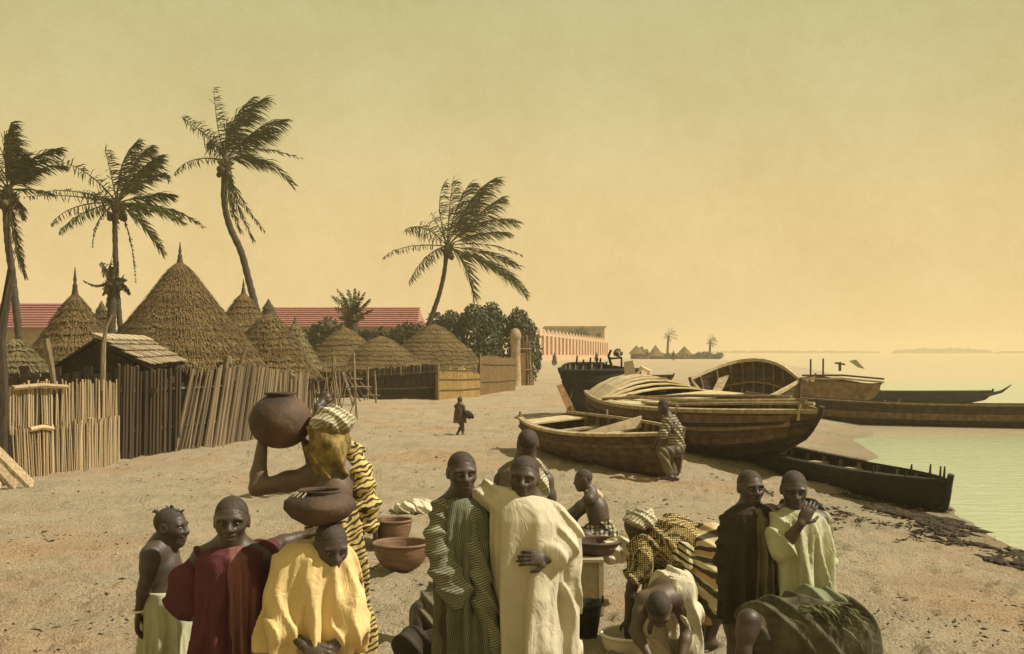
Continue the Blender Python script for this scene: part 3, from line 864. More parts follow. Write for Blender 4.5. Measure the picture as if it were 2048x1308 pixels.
# ---------------------------------------------------------------- thatched huts
def hut(label, px, ypk, yea, half, d, fin=0.0, nlay=10, seed=1, m=None, wall=.78, curve=1.08, bl=170, zg=None, group='thatched huts of the village', ry=1.0, wm=None):
    m = m or M_THATCH
    r = random.Random(seed)
    cx = W(px, 0, d)[0]; zp = W(0, ypk, d)[2]; Rr = half * d / F
    ze = W(0, yea, d - Rr * .8)[2]
    g = float(gz(cx, d)) if zg is None else zg
    root = thing('thatched_hut', label, 'hut', (cx, d, g), group)
    wb = MB(); n = 40
    prof = []
    Vw = []; Fw = []
    for k in range(n * 2):
        a = math.pi * k / n
        rr = Rr * wall * (1 + (.018 if k % 2 else 0))
        Vw += [(cx + rr * math.cos(a), d + rr * ry * math.sin(a), g - .05), (cx + rr * math.cos(a), d + rr * ry * math.sin(a), ze + .25)]
    for k in range(n * 2):
        k2 = (k + 1) % (2 * n); Fw.append((2 * k, 2 * k2, 2 * k2 + 1, 2 * k + 1))
    wb.add(Vw, Fw); wb.build('reed_wall', wm or M_WALLMAT, root)
    ph1, ph2 = r.uniform(0, 6), r.uniform(0, 6)
    def surf(t, a, off=0.0):
        rr = .045 + Rr * (t ** curve) * (1 + .05 * t * math.sin(3 * a + ph1) + .022 * math.sin(7 * a + ph2) + .025 * math.sin(9 * t + 2 * a + ph1)) + off
        z = zp - (zp - ze) * t - .06 * t * math.sin(2 * a + ph2) * Rr * .3
        return np.array([cx + rr * math.cos(a), d + rr * ry * math.sin(a), z])
    n = 36
    V = []; Fc = []
    for i in range(9):
        for k in range(n): V.append(surf(i / 8 * .97, 2 * math.pi * k / n, -.05))
    for i in range(8):
        for k in range(n): k2 = (k + 1) % n; Fc.append((i * n + k, (i + 1) * n + k, (i + 1) * n + k2, i * n + k2))
    roof = part('roof', V, Fc, m, root)
    for j in range(nlay):
        t0, t1 = j / nlay, (j + 1) / nlay + .03
        V = []; Fc = []
        n2 = 48
        lift = .06 + .035 * r.random()
        for k in range(n2):
            a = 2 * math.pi * (k + r.uniform(-.2, .2)) / n2
            V.append(surf(max(t0 - .02, 0), a, .0)); V.append(surf(t1 + r.uniform(-.025, .02), a, lift)); V.append(surf(t1 - .02, a, -.03))
        for k in range(n2):
            k2 = (k + 1) % n2
            Fc.append((3 * k, 3 * k + 1, 3 * k2 + 1, 3 * k2)); Fc.append((3 * k + 1, 3 * k + 2, 3 * k2 + 2, 3 * k2 + 1))
        nb = int(bl * 1.5 * (.35 + .65 * t1))
        for b in range(nb):                                   # loose straw over the course and hanging off its edge
            a = r.uniform(0, 2 * math.pi)
            ta = r.uniform(t0, t1 - .03); tb = min(ta + r.uniform(.06, .16), t1 + r.uniform(.0, .07))
            p0 = surf(ta, a, lift * (ta - t0) / (t1 - t0) + .012); p1 = surf(tb, a + r.uniform(-.05, .05) / (t1 + .2), lift + r.uniform(.0, .05))
            w = np.array([-math.sin(a), math.cos(a), 0]) * r.uniform(.007, .017)
            o = len(V); V += [p0 - w, p0 + w, p1 + w * .5, p1 - w * .5]; Fc.append((o, o + 3, o + 2, o + 1))
        part('thatch_course', V, Fc, m, roof)
    if fin:
        h = fin * d / F
        fb = MB(); top = np.array([cx, d, zp])
        fb.lathe([(.13, -.2), (.08, 0), (.055, .22 * h), (.06, .3 * h), (.03, .42 * h), (.045, .52 * h), (.03, .66 * h), (.008, h)], top, 10)
        fb.build('finial', M_DRYFROND, root, True)
    return root

hut('small thatched hut with a long thin spire behind the shed, on the left', 150, 588, 742, 108, 25.5, fin=54, nlay=12, seed=2, bl=260)
hut('largest thatched hut, tall cone roof with a pointed finial beside the shed', 360, 524, 728, 152, 27, fin=40, nlay=19, seed=3, bl=420, curve=.97)
hut('thatched hut right of the largest one, the curved palm trunk before its peak', 487, 586, 700, 92, 34, fin=28, nlay=9, seed=4, bl=200)
hut('broad low-eaved thatched hut right behind the end of the dark stake fence', 538, 628, 752, 98, 29.5, fin=0, nlay=11, seed=5, bl=300, curve=.85)
hut('narrow dark thatch peak with a spike showing before the long red roof', 537, 603, 690, 40, 41, fin=6, nlay=7, seed=6, bl=90, m=M_DRYFROND)
hut('pale grey thatched hut with a bent tip at the left end of the grey shrubbery', 590, 646, 735, 48, 37, fin=14, nlay=8, seed=7, bl=140, m=M_THATCHG)
hut('small dark thatch peak behind the ragged little palm', 203, 608, 672, 26, 38, fin=7, nlay=5, seed=8, bl=60, m=M_DRYFROND)
hut('low thatched hut under the fan of date palm leaves', 690, 655, 752, 92, 48, nlay=9, seed=9, bl=240, curve=.75)
hut('widest low thatched hut with a dark mat wall below its eaves', 762, 672, 756, 100, 47.5, nlay=9, seed=10, bl=300, curve=.72)
hut('rust-brown thatched hut behind the torn yellow mat fence', 868, 648, 742, 100, 50, nlay=11, seed=11, bl=280, curve=.74)
hut('low ragged thatch at the left edge behind the black fence', 30, 678, 752, 62, 22, nlay=7, seed=12, bl=220, m=M_THATCHG, curve=.8)

# ---------------------------------------------------------------- stake fences
def rod_meshes(n, seed, sides=6, segs=3, flat=.7):
    r = random.Random(seed); ms = []
    for i in range(n):
        mb = MB(); pts = [(r.uniform(-.25, .25) * (0 < k < segs), r.uniform(-.2, .2) * (0 < k < segs), k / segs) for k in range(segs + 1)]
        V = []; Fc = []
        for k, p in enumerate(pts):
            rad = 1.0 * (1 - .15 * k / segs) * r.uniform(.9, 1.1)
            for s in range(sides):
                a = 2 * math.pi * s / sides
                V.append((p[0] + rad * math.cos(a), p[1] + rad * flat * math.sin(a), p[2] + (r.uniform(-.012, .012) if k == segs else 0)))
        for k in range(segs):
            for s in range(sides):
                s2 = (s + 1) % sides; Fc.append((k * sides + s, k * sides + s2, (k + 1) * sides + s2, (k + 1) * sides + s))
        Fc.append(tuple(range(sides - 1, -1, -1))); Fc.append(tuple(segs * sides + s for s in range(sides)))
        ms.append(mesh('stake', V, Fc))
    return ms

def stake(me, name, p0, p1, rad, m, parent):
    """one stake from p0 to p1, sharing its mesh with others of its kind"""
    if not me.materials: me.materials.append(m)
    o = bpy.data.objects.new(name, me); COL.objects.link(o); o.parent = parent
    v = Vector(p1) - Vector(p0)
    o.location = Vector(p0) - Vector(origin(parent))
    o.rotation_euler = v.to_track_quat('Z', 'Y').to_euler()
    o.scale = (rad, rad, v.length)
    return o

def pale_fence():
    r = random.Random(31)
    A = np.array([-7.66, 16.75, 0]); B = np.array([-7.12, 19.75, 0])
    root = thing('reed_fence', 'pale fence of split reeds in two tiers at the left edge', 'fence', A)
    ms = rod_meshes(6, 5)
    n = 50
    for i in range(n):
        f = (i + r.uniform(-.25, .25)) / (n - 1)
        if i in (11, 12, 18): continue                       # gaps where reeds are missing in the upper tier
        p = A + (B - A) * f
        zt = 1.50 + r.uniform(-.05, .05) - .02 * f; zb = .72
        stake(ms[i % 6], 'reed', p + [.03, -.01, zb], p + [r.uniform(-.02, .02) + .03, r.uniform(-.03, .03), zt], r.uniform(.015, .024), M_REEDPALE, root)
    for i in range(n):
        f = (i + r.uniform(-.25, .25)) / (n - 1)
        p = A + (B - A) * f
        zt = .80 + r.uniform(-.05, .06); lean = (.5 - f) * .10
        stake(ms[(i * 5 + 1) % 6], 'reed', p + [.085, -.03 + lean, -.02], p + [r.uniform(-.02, .02) + .075, -.02 + r.uniform(-.03, .03) - lean * .5, zt], r.uniform(.016, .025), M_REEDPALE, root)
    for z, a, b in [(1.44, -.02, .45), (.78, .12, .32)]:       # rails lashed along the top and the middle
        m = MB(); q0 = A + (B - A) * a; q1 = A + (B - A) * b
        m.tube([q0 + [.10, -.02, z], .5 * (q0 + q1) + [.12, -.02, z + .02], q1 + [.10, -.02, z - .03]], .04, 6); m.build('rail', M_REEDPALE, root)
    m = MB(); m.strip4([[(A[0] - .06, A[1] - .2, 0), (A[0] - .02, A[1] - .2, 0), (A[0] - .02, A[1] - .2, 1.3), (A[0] - .06, A[1] - .2, 1.3)], [(B[0] - .06, B[1], 0), (B[0] - .02, B[1], 0), (B[0] - .02, B[1], 1.3), (B[0] - .06, B[1], 1.3)]])
    m.build('backing_mat', M_DARKBOARD, root)
pale_fence()

def dark_fence():
    r = random.Random(33)
    P = [np.array(v) for v in [(-7.25, 20.2, 0), (-6.3, 22.8, 0), (-5.75, 25.2, 0), (-5.35, 28.4, 0)]]
    root = thing('stake_fence', 'long dark fence of leaning palm-rib stakes running back from the reed fence', 'fence', P[0])
    ms = rod_meshes(7, 6); ms2 = rod_meshes(5, 7)
    def at(f):
        t = f * 3; k = min(int(t), 2); return P[k] + (P[k + 1] - P[k]) * (t - k)
    n = 82
    for i in range(n):
        f = (i + r.uniform(-.3, .3)) / (n - 1); f = min(max(f, 0), 1)
        p = at(f)
        dark = f < .22
        lean = (0.0 if dark else .30) * (1 if f < .75 else .45) + r.uniform(-.04, .04)
        zt = 1.72 - .22 * f + r.uniform(-.05, .05) - .06 * math.sin(f * 9)
        u = (at(min(f + .02, 1)) - at(max(f - .02, 0))); u /= np.linalg.norm(u)
        off = np.array([r.uniform(-.02, .03), r.uniform(-.02, .02), 0])
        rad = r.uniform(.028, .046) * (1.0 if i % 9 else 1.4)
        q = p + off + u * lean * .3
        if dark: stake(ms2[i % 5], 'stake', p + off - [0, 0, .05], p + off + u * .05 + [0, 0, zt], .046, M_FENCEDARK, root)
        else: stake(ms[i % 7], 'stake', p + off - u * lean * .6 - [0, 0, .05], q + u * lean * .9 + [0, 0, zt], rad, M_REEDDARK, root)
    m = MB(); m.strip4([[at(f) + [-.16, 0, 0], at(f) + [-.12, 0, 0], at(f) + [-.12, 0, 1.40 - .15 * f], at(f) + [-.16, 0, 1.40 - .15 * f]] for f in np.linspace(0, 1, 8)])
    m.build('backing_mat', M_DARKBOARD, root)
    for z in (.5, 1.25):
        m = MB(); m.tube([at(f) + [-.09, 0, z] for f in np.linspace(0, 1, 10)], .025, 5); m.build('rail', M_POLE, root)
    m = MB(); q = at(.86); m.tube([q + [.06, 0, 1.42], q + [.10, .28, 1.38]], .045, 6); m.build('crosspiece', M_POLE, root)
dark_fence()

def black_fence():
    root = thing('board_fence', 'black board fence with square notches under the shed, behind the pale reeds', 'fence', (-9.6, 20.9, 0))
    r = random.Random(3)
    for i in range(15):
        x = -9.9 + i * .20
        m = MB(); m.box((x, 21.0 + r.uniform(-.01, .01), .78), .17, .04, 1.62 + (.22 if i % 3 == 0 else 0) + r.uniform(-.05, .05)); m.build('board', M_DARKBOARD, root)
    m = MB(); m.box((-8.4, 21.06, 1.25), 3.2, .05, .09); m.build('rail', M_DARKBOARD, root)
black_fence()

def pole(label, pts, rad, m=None, name='wooden_pole', cat='pole', group=None):
    b = np.array(pts[0], float)
    root = thing(name, label, cat, b, group)
    mb = MB(); mb.tube(pts, rad, 7); mb.build('shaft', m or M_POLE, root)
    return root
pole('thick dark forked post leaning at the left edge of the picture', [(-7.55, 16.2, -.05), (-7.48, 16.2, 1.3), (-7.56, 16.25, 2.2), (-7.42, 16.3, 3.2)], [.085, .08, .075, .06], M_DARKBOARD)
pole('slim pole leaning left above the middle of the reed fence', [W(110, 780, 19.2), W(104, 740, 19.2), W(92, 678, 19.2)], [.04, .05, .06])
pole('crooked thin pole with a bent tip at the right end of the reed fence', [(-7.26, 19.5, 0), W(206, 760, 19.55), W(207, 690, 19.55), W(212, 655, 19.55), W(224, 630, 19.55)], [.05, .05, .045, .035, .02])
pole('slanting pole behind the dark stake fence under the big hut eaves', [W(470, 760, 25.5), W(478, 735, 25.5), W(492, 694, 25.5)], [.05, .045, .04])
pole('short upright pole behind the stake fence, left of the slanting pole', [W(452, 760, 25.6), W(453, 735, 25.6), W(456, 712, 25.6)], [.10, .11, .10])

for i, (a, b) in enumerate([(W(-14, 900, 15.8), (-6.95, 15.9, .02)), (W(-28, 915, 15.7), (-7.12, 15.75, .02)), (W(-38, 930, 15.6), (-7.3, 15.65, .02))]):
    a = np.array(a); b = np.array(b); b[2] = .02
    t_ = thing('leaning_plank', ['longest plank of the three leaning at the bottom of the reed fence', 'middle plank of the three leaning at the left edge', 'leftmost plank of the three leaning at the left edge'][i], 'plank', b, 'planks leaning at the left edge')
    m = MB(); w = np.array([.0, .05, .05]); h = np.array([.03, 0, .045])
    m.strip4([[b - w, b + w, b + w + h, b - w + h], [a - w, a + w, a + w + h, a - w + h]]); m.build('board', M_REEDPALE, t_)
for i, (px, py, w) in enumerate([(157, 935, .34), (198, 927, .24), (232, 918, .36)]):
    p = ground_point(px - 6, py)
    t_ = thing('flat_stone', ['left one of the flat stones at the foot of the reed fence', 'middle flat stone at the foot of the reed fence', 'right flat stone at the corner of the reed fence'][i], 'stone', p, 'flat stones at the foot of the reed fence')
    m = MB(); m.lathe([(.02, .12), (w * .42, .115), (w * .5, .07), (w * .5, -.03), (.02, -.03)], p, 9); m.build('slab', M_REEDPALE, t_)

def shed():
    root = thing('shingled_shed', 'low dark shed with a slanting grey shingle roof before the largest hut', 'shed', (-7.6, 22.2, 0))
    T0, T1, B1, B0 = W(190, 676, 21.6), W(294, 680, 23.6), W(371, 724, 23.0), W(298, 731, 21.2)
    nr, nc = 4, 18
    r = random.Random(2)
    nrm = np.cross(T1 - T0, B0 - T0); nrm /= np.linalg.norm(nrm)
    if nrm[2] < 0: nrm = -nrm
    def at(u, v, o): return (T0 * (1 - u) + T1 * u) * (1 - v) + (B0 * (1 - u) + B1 * u) * v + nrm * o
    rf = MB(); rf.strip4([[at(u, 0, -.06), at(u, 1, -.06), at(u, 1, -.02), at(u, 0, -.02)] for u in (0, 1)])
    roof = rf.build('roof', M_SHED, root)
    for i in range(nr):
        for j in range(nc):
            u0, u1 = (j + .06) / nc, (j + .94) / nc
            v0, v1 = i / nr, (i + 1.12) / nr + r.uniform(-.012, .012)
            lo, hi = .0 + .006 * (j % 2), .045 + r.uniform(-.008, .008)
            m = MB(); m.strip4([[at(u0, v0, lo), at(u1, v0, lo), at(u1, v0, lo + .018), at(u0, v0, lo + .018)], [at(u0, v1, hi), at(u1, v1, hi), at(u1, v1, hi + .018), at(u0, v1, hi + .018)]])
            m.build('shingle', M_SHINGLE, roof)
    for j in range(7):                                       # cap boards laid across the ridge
        u0, u1 = j / 7 + .01, (j + .93) / 7
        m = MB(); m.strip4([[at(u0, -.10, .03), at(u0, .16, .06), at(u0, .16, .09), at(u0, -.10, .06)], [at(u1, -.10, .03), at(u1, .16, .06), at(u1, .16, .09), at(u1, -.10, .06)]])
        m.build('cap_board', M_CRATEW, roof)
    # far slope and gable
    L0 = W(96, 742, 22.4); L1 = L0 + (T1 - T0)
    m = MB(); m.strip4([[T0 + [0, 0, -.05], L0, L0 + [0, 0, .04], T0], [T1 + [0, 0, -.05], L1, L1 + [0, 0, .04], T1]]); m.build('far_slope', M_SHED, root)
    m = MB()
    def dn(p): return (p[0], p[1], 0)
    q0 = B0 + np.array([-.35, .25, .0]); q1 = L0 + [.15, 0, .05]; qt = T0 + [0, .1, -.08]
    b0, b1 = q0 + (T1 - T0) * .9, q1 + (T1 - T0) * .9; bt = qt + (T1 - T0) * .9
    m.add([dn(q0), q0, qt, q1, dn(q1), dn(b0), b0, bt, b1, dn(b1)], [(0, 1, 2, 3, 4), (9, 8, 7, 6, 5), (0, 5, 6, 1), (3, 8, 9, 4), (1, 6, 7, 2), (2, 7, 8, 3)])
    m.build('wall', M_SHED, root)
    m = MB(); m.tube([q1 + [-.03, -.12, -.08], q0 + [.05, -.12, -.05]], .04, 6); m.build('tie_beam', M_SHED, root)
shed()

# ---------------------------------------------------------------- mat fences, rack, gate
def mat_fence(label, px0, yb0, px1, yb1, yt0, yt1, m, seed, d0, d1, torn=0.0, lay=0):
    r = random.Random(seed)
    A, B = W(px0, yb0, d0), W(px1, yb1, d1)
    A[2] = float(gz(A[0], d0)) - .05; B[2] = float(gz(B[0], d1)) - .05
    za, zb = W(0, yt0, d0)[2], W(0, yt1, d1)[2]
    root = thing('mat_fence', label, 'fence', A)
    L = np.linalg.norm(B - A); n = int(L / .055)
    u = (B - A) / L; nm = np.array([u[1], -u[0], 0]);
    if nm[1] > 0: nm = -nm
    V = []; Fc = []
    for i in range(n):
        f = (i + .5) / n; p = A + (B - A) * f
        zt = za + (zb - za) * f + r.uniform(-.05, .05)
        if torn: zt -= torn * max(0, vnoise(np.array(f * 7.0), np.array(seed * 1.0), 2) - .45)
        w = u * .035; o = len(V); t = nm * r.uniform(.012, .03); ln = u * r.uniform(-.04, .04)
        top = np.array([p[0], p[1], zt]) + ln
        V += [p - w, p + w, p + t, top - w * .9, top + w * .9, top + t]
        Fc += [(o, o + 2, o + 5, o + 3), (o + 2, o + 1, o + 4, o + 5), (o + 3, o + 5, o + 4)]
    part('reeds', V, Fc, m, root)
    for z in ((.35, .8) if not lay else (.3, .62, .9)):
        mb = MB(); mb.tube([A + nm * .045 + [0, 0, (za - A[2]) * z], .5 * (A + B) + nm * .05 + [0, 0, ((za + zb) / 2 - A[2]) * z - .03], B + nm * .045 + [0, 0, (zb - B[2]) * z]], .016, 5); mb.build('binding', M_DRYFROND, root)
    mb = MB(); mb.strip4([[A - nm * .03, A - nm * .06, (A[0] - nm[0] * .06, A[1] - nm[1] * .06, za - .35), (A[0] - nm[0] * .03, A[1] - nm[1] * .03, za - .35)], [B - nm * .03, B - nm * .06, (B[0] - nm[0] * .06, B[1] - nm[1] * .06, zb - .35), (B[0] - nm[0] * .03, B[1] - nm[1] * .03, zb - .35)]])
    mb.build('backing', m, root)
    mb = MB(); mb.tube([A + nm * .06, (A[0] + nm[0] * .06, A[1] + nm[1] * .06, za + .1)], .05, 6); mb.build('post', M_POLE, root)
    return root
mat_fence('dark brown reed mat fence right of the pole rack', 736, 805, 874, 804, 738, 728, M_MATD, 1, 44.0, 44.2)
mat_fence('torn yellow reed mat fence between the dark mat and the brown mat', 874, 806, 960, 796, 732, 735, M_MATY, 2, 43.6, 46.5, torn=.5, lay=1)
mat_fence('brown reed mat fence at the right end of the row, below the dark bush', 958, 793, 1030, 783, 712, 716, M_MATB, 3, 47.2, 52)
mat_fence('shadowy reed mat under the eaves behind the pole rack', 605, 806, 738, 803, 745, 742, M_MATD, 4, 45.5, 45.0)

def rack():
    d = 39
    root = thing('pole_rack', 'rickety rack of thin crossed poles before the low huts', 'rack', (W(708, 0, d)[0], d, 0))
    def st(a, b, w, dd=0, dd2=0):
        m = MB(); p, q = W(*a, d + dd), W(*b, d + dd2); mid = .5 * (p + q) + np.array([.02, 0, .02])
        m.tube([p, mid, q], [w, w, w * .8], 6); m.build('pole', M_POLE, root)
    g = 814
    st((709, g), (708, 706), .045)
    st((752, 806), (749, 742), .04, .8, .8)
    st((668, 805), (667, 712), .09, .3, .3)
    st((680, 808), (677, 738), .05, .5, .5)
    st((707, g - 2), (684, 741), .045, 0, .9)
    st((721, 803), (687, 742), .03, .6, .9)
    st((730, 800), (697, 745), .025, .9, .9)
    st((748, 796), (720, 764), .03, 1, 1)
    st((683, 741.5), (711, 741), .03, .0, .0); st((686, 759), (725, 758), .028, -.05, .3); st((692, 774.5), (743, 774), .03, -.05, .7)
    st((727, 792), (760, 791), .03, .8, .7); st((674, 723), (690, 724), .03, .2, .2); st((651, 780), (660, 745), .035, .4, .4)
    st((640, 762), (712, 733), .018, .2, .2); st((650, 795), (705, 790), .015, .3, .1)
rack()

def brush():
    r = random.Random(12)
    root = thing('brushwood_fence', 'tangle of upright sticks at the end of the dark stake fence', 'fence', (-5.35, 29.6, 0))
    ms = rod_meshes(4, 15, segs=2)
    for i in range(30):
        f = r.random(); x = -5.55 + 1.1 * f; y = 29.2 + 2.5 * f
        a = np.array([x + r.uniform(-.1, .1), y, 0]); b = a + [r.uniform(-.35, .35), r.uniform(-.1, .1), r.uniform(.7, 1.75)]
        stake(ms[i % 4], 'stick', a, b, r.uniform(.015, .035), M_POLE, root)
brush()

def gate():
    d = 57.5
    b = W(1031, 768, d); b[2] = float(gz(b[0], d))
    root = thing('gate_post', 'whitewashed round-topped gate post before the dark bush', 'post', b)
    zt = W(0, 656, d)[2]
    m = MB(); m.lathe([(.30, -.1), (.29, .4), (.26, 1.2), (.26, zt - b[2] - .55), (.30, zt - b[2] - .5), (.29, zt - b[2] - .3), (.2, zt - b[2] - .08), (.02, zt - b[2])], b, 16)
    m.build('shaft', mat('whitewash', (.42, .32, .215), (.22, .16, .105), rough=.95, scale=2.5), root, True)
    p = W(1052, 768, d + 1); p[2] = float(gz(p[0], d + 1))
    root = thing('stick_gate', 'tall gate of grey upright sticks right of the white gate post', 'gate', p)
    ms = rod_meshes(4, 16, segs=2); r = random.Random(6)
    for i in range(16):
        x = W(1036 + i * 1.75, 0, d + .6)[0]
        stake(ms[i % 4], 'stick', (x + (i - 8) * .02, d + .6 + r.uniform(-.05, .05), p[2] - .05), (x - .03 + r.uniform(-.05, .05), d + .6, W(0, 676, d)[2] + r.uniform(-.25, .2)), r.uniform(.035, .06), M_REEDDARK, root)
    for z in (.8, 1.9):
        m = MB(); m.tube([(W(1032, 0, d)[0], d + .5, p[2] + z), (W(1064, 0, d)[0], d + .5, p[2] + z)], .05, 5); m.build('rail', M_POLE, root)
    m = MB(); q = W(1046, 0, d)[0]; m.box((q, d + .42, p[2] + .85), .28, .06, 1.7); m.build('board', M_ORANGEW, root)
gate()

# ---------------------------------------------------------------- far village on the beach
GV = 'distant huts along the beach'
fv = [(1273, 691, 12, 'left'), (1311, 690, 13, 'm'), (1369, 692, 15, 'r')]
lab = ['leftmost distant thatched hut beyond the beach, near the pink wall', 'middle distant thatched hut with a pointed roof beyond the beach', 'distant thatched hut left of the last faint palm beyond the beach']
for i, (px, yp, hf, _) in enumerate(fv):
    hut(lab[i], px, yp, 712 if i else 707, hf + 3, 232 + 9 * i, nlay=4, seed=40 + i, bl=26, group=GV)
def far_hedge(label, px0, px1, yt, d, seed, n=700):
    bush(label, d, px0, px1, yt, 722, 6, n, .42, M_BUSHG, seed, depth=4, cat='hedge', name='hedge', prof=lambda f: .8 + .2 * math.sin(7 * f))
far_hedge('distant hedge linking the far huts on the beach', 1318, 1408, 705, 246, 51)
far_hedge('distant low trees at the right end of the far village', 1396, 1442, 701, 250, 52, 500)
far_hedge('distant low trees right of the leftmost far hut', 1276, 1294, 693, 244, 53, 300)
for i, (px, yc, yb, k) in enumerate([(1337, 672, 705, 1.0), (1421, 684, 712, .8)]):
    d = 255 + 6 * i
    rows = [((-2, -18), (-2, -8)), ((6, -17), (3, -9)), ((11, -9), (6, -8)), ((16, -1), (8, -4)), ((15, 6), (8, 2)), ((-9, -5), (-5, -5)), ((-11, 3), (-6, 0)), ((4, 12), (3, 5)), ((-4, 10), (-3, 4))]
    palm(['taller faint palm above the distant huts', 'smaller faint palm at the right end of the distant huts'][i], d, (px, yc), [(px, yc), (px - 1, yc + 12), (px - 2, yb), (px - 2, 722)],
         [((px + a[0] * k, yc + a[1] * k), (px + b[0] * k, yc + b[1] * k), 1.0, 16, 'd') for a, b in rows], 1.1, 'distant palms along the beach', .0, nuts=False, seed=60 + i, tr=(.3, .25), hazy=True)

# ---------------------------------------------------------------- boats
class Hull:
    def __init__(s, A, B, z0, beam, dep, heel=0.0, stern='transom', bow_rise=.25, stern_rise=.12, rake=.5, rock=.45, fine=2.3, sternw=.72, flat=.62, trim=0.0, srock=.15):
        s.A = np.array([A[0], A[1], z0]); s.B = np.array([B[0], B[1], z0])
        s.L = float(np.linalg.norm(s.B - s.A)); s.u = (s.B - s.A) / s.L
        s.lat = np.array([-s.u[1], s.u[0], 0])
        s.heel = heel; s.trim = trim
        s.beam, s.dep, s.stern = beam, dep, stern
        s.br, s.sr, s.rake, s.rock, s.fine, s.sw, s.flat, s.srock = bow_rise, stern_rise, rake, rock, fine, sternw, flat, srock
    def loc(s, u, v, o=0.0):
        """u along, v from keel to gunwale, o outward"""
        if s.stern == 'transom':
            b = (1 - max(0, (u - .42) / .58) ** s.fine) if u > .42 else s.sw + (1 - s.sw) * math.sin(u / .42 * math.pi / 2)
            kz = s.srock * max(0, (.2 - u) / .2) ** 2
        else:
            b = 1 - abs(2 * u - 1) ** s.fine
            kz = s.rock * s.dep * max(0, (.22 - u) / .22) ** 2
        b *= s.beam / 2
        sh = s.dep + s.br * max(0, (u - .5) / .5) ** 2 + s.sr * max(0, (.5 - u) / .5) ** 2
        kz += s.rock * s.dep * max(0, (u - .74) / .26) ** 2
        x = u * s.L + s.rake * v * max(0, u - .5) ** 3 * 8
        if s.stern != 'transom': x -= s.rake * v * max(0, .5 - u) ** 3 * 8
        y = b * (math.sin(v * math.pi / 2) ** s.flat) + o * (1 if b > .02 else 0)
        z = kz + (sh - kz) * v ** 1.45 - o * .15
        return x, y, z
    def world(s, x, y, z):
        c, n = math.cos(s.heel), math.sin(s.heel)
        y2 = y * c - z * n; z2 = y * n + z * c
        z2 += s.trim * x
        return s.A + s.u * x + s.lat * y2 + np.array([0, 0, z2])
    def P(s, u, v, side, o=0.0):
        x, y, z = s.loc(u, v, o)
        return s.world(x, y * side, z)
    def build(s, root, n=6, M=12, mats=None, ribs=10, thw=(.25, .45, .65), gun=None, lap=.022, patch=None, gw=.05, inner=True, topmat=None, ribm=None, keelm=None):
        mats = mats or [M_HULL]
        for side in (-1, 1):
            for j in range(n):
                v0, v1 = max(0, j / n - .012), (j + 1) / n
                secs = []
                for i in range(M + 1):
                    u = i / M
                    secs.append([s.P(u, v0, side, lap), s.P(u, v1, side, .004), s.P(u, v1, side, -.022), s.P(u, v0, side, -.008)])
                mm = mats[min(j * len(mats) // n, len(mats) - 1)] if len(mats) > 1 else mats[0]
                m = MB(); m.strip4(secs if side > 0 else [[q[1], q[0], q[3], q[2]] for q in secs]); m.build('plank', mm, root)
            secs = [[s.P(i / M, 1.0, side, .04), s.P(i / M, 1.0, side, -.05), s.P(i / M, 1.0, side, -.05) + [0, 0, gw], s.P(i / M, 1.0, side, .04) + [0, 0, gw]] for i in range(M + 1)]
            m = MB(); m.strip4(secs); m.build('gunwale', gun or M_GUNW, root)
            secs = [[s.P(i / M, .80, side, .012), s.P(i / M, .80, side, .05), s.P(i / M, .85, side, .05), s.P(i / M, .85, side, .012)] for i in range(M + 1)]
            m = MB(); m.strip4(secs); m.build('rubbing_strake', mats[0], root)
        m = MB(); m.tube([s.P(i / M, 0, 1) for i in range(M + 1)] + [s.P(1, v, 1) for v in (.2, .4, .6, .8, 1.0)] + [s.P(1, 1.0, 1) + s.u * .04 + [0, 0, .12]], .05, 6)
        m.build('keel', keelm or mats[0], root)
        if s.stern == 'transom':
            V = [s.P(0, v, sd) + s.u * o for o in (-.03, .03) for sd, vs in ((1, np.linspace(0, 1, 7)), (-1, np.linspace(1, .01, 7))) for v in vs]
            k = 14
            Fc = [tuple(range(k)), tuple(range(2 * k - 1, k - 1, -1))] + [(i, (i + 1) % k, k + (i + 1) % k, k + i) for i in range(k)]
            part('transom', V, Fc, topmat or mats[0], root)
        else:
            m = MB(); m.tube([s.P(0, v, 1) for v in (0, .3, .6, 1.0)] + [s.P(0, 1, 1) - s.u * .03 + [0, 0, .1]], .05, 6); m.build('sternpost', mats[0], root)
        if inner:
            for i in range(ribs):
                u = .06 + .86 * i / max(1, ribs - 1)
                secs = []
                for v in list(np.linspace(1.0, .05, 6)): secs.append((v, 1))
                for v in list(np.linspace(.05, 1.0, 6)): secs.append((v, -1))
                sec = []
                for v, sd in secs:
                    p = s.P(u, v, sd, -.03); p2 = s.P(u, v, sd, -.09)
                    w = s.u * .03
                    sec.append([p - w, p + w, p2 + w, p2 - w])
                m = MB(); m.strip4(sec); m.build('rib', ribm or M_INNER, root)
            for u in thw:
                a, b = s.P(u, .78, 1, -.02), s.P(u, .78, -1, -.02); w = s.u * .13; h = np.array([0, 0, .035])
                m = MB(); m.strip4([[a - w, a + w, a + w + h, a - w + h], [b - w, b + w, b + w + h, b - w + h]]); m.build('thwart', M_GUNW, root)

def boat(label, A, B, z0, name='rowing_boat', cat='boat', group=None, **k):
    loc = (.5 * (A[0] + B[0]), .5 * (A[1] + B[1]), z0)
    root = thing(name, label, cat, loc, group)
    return root, Hull(A, B, z0, **k)

def post(root, a, b, w0, w1, m, name='post', n=6):
    mb = MB(); mb.tube([a, b], [w0, w1], n); return mb.build(name, m, root)

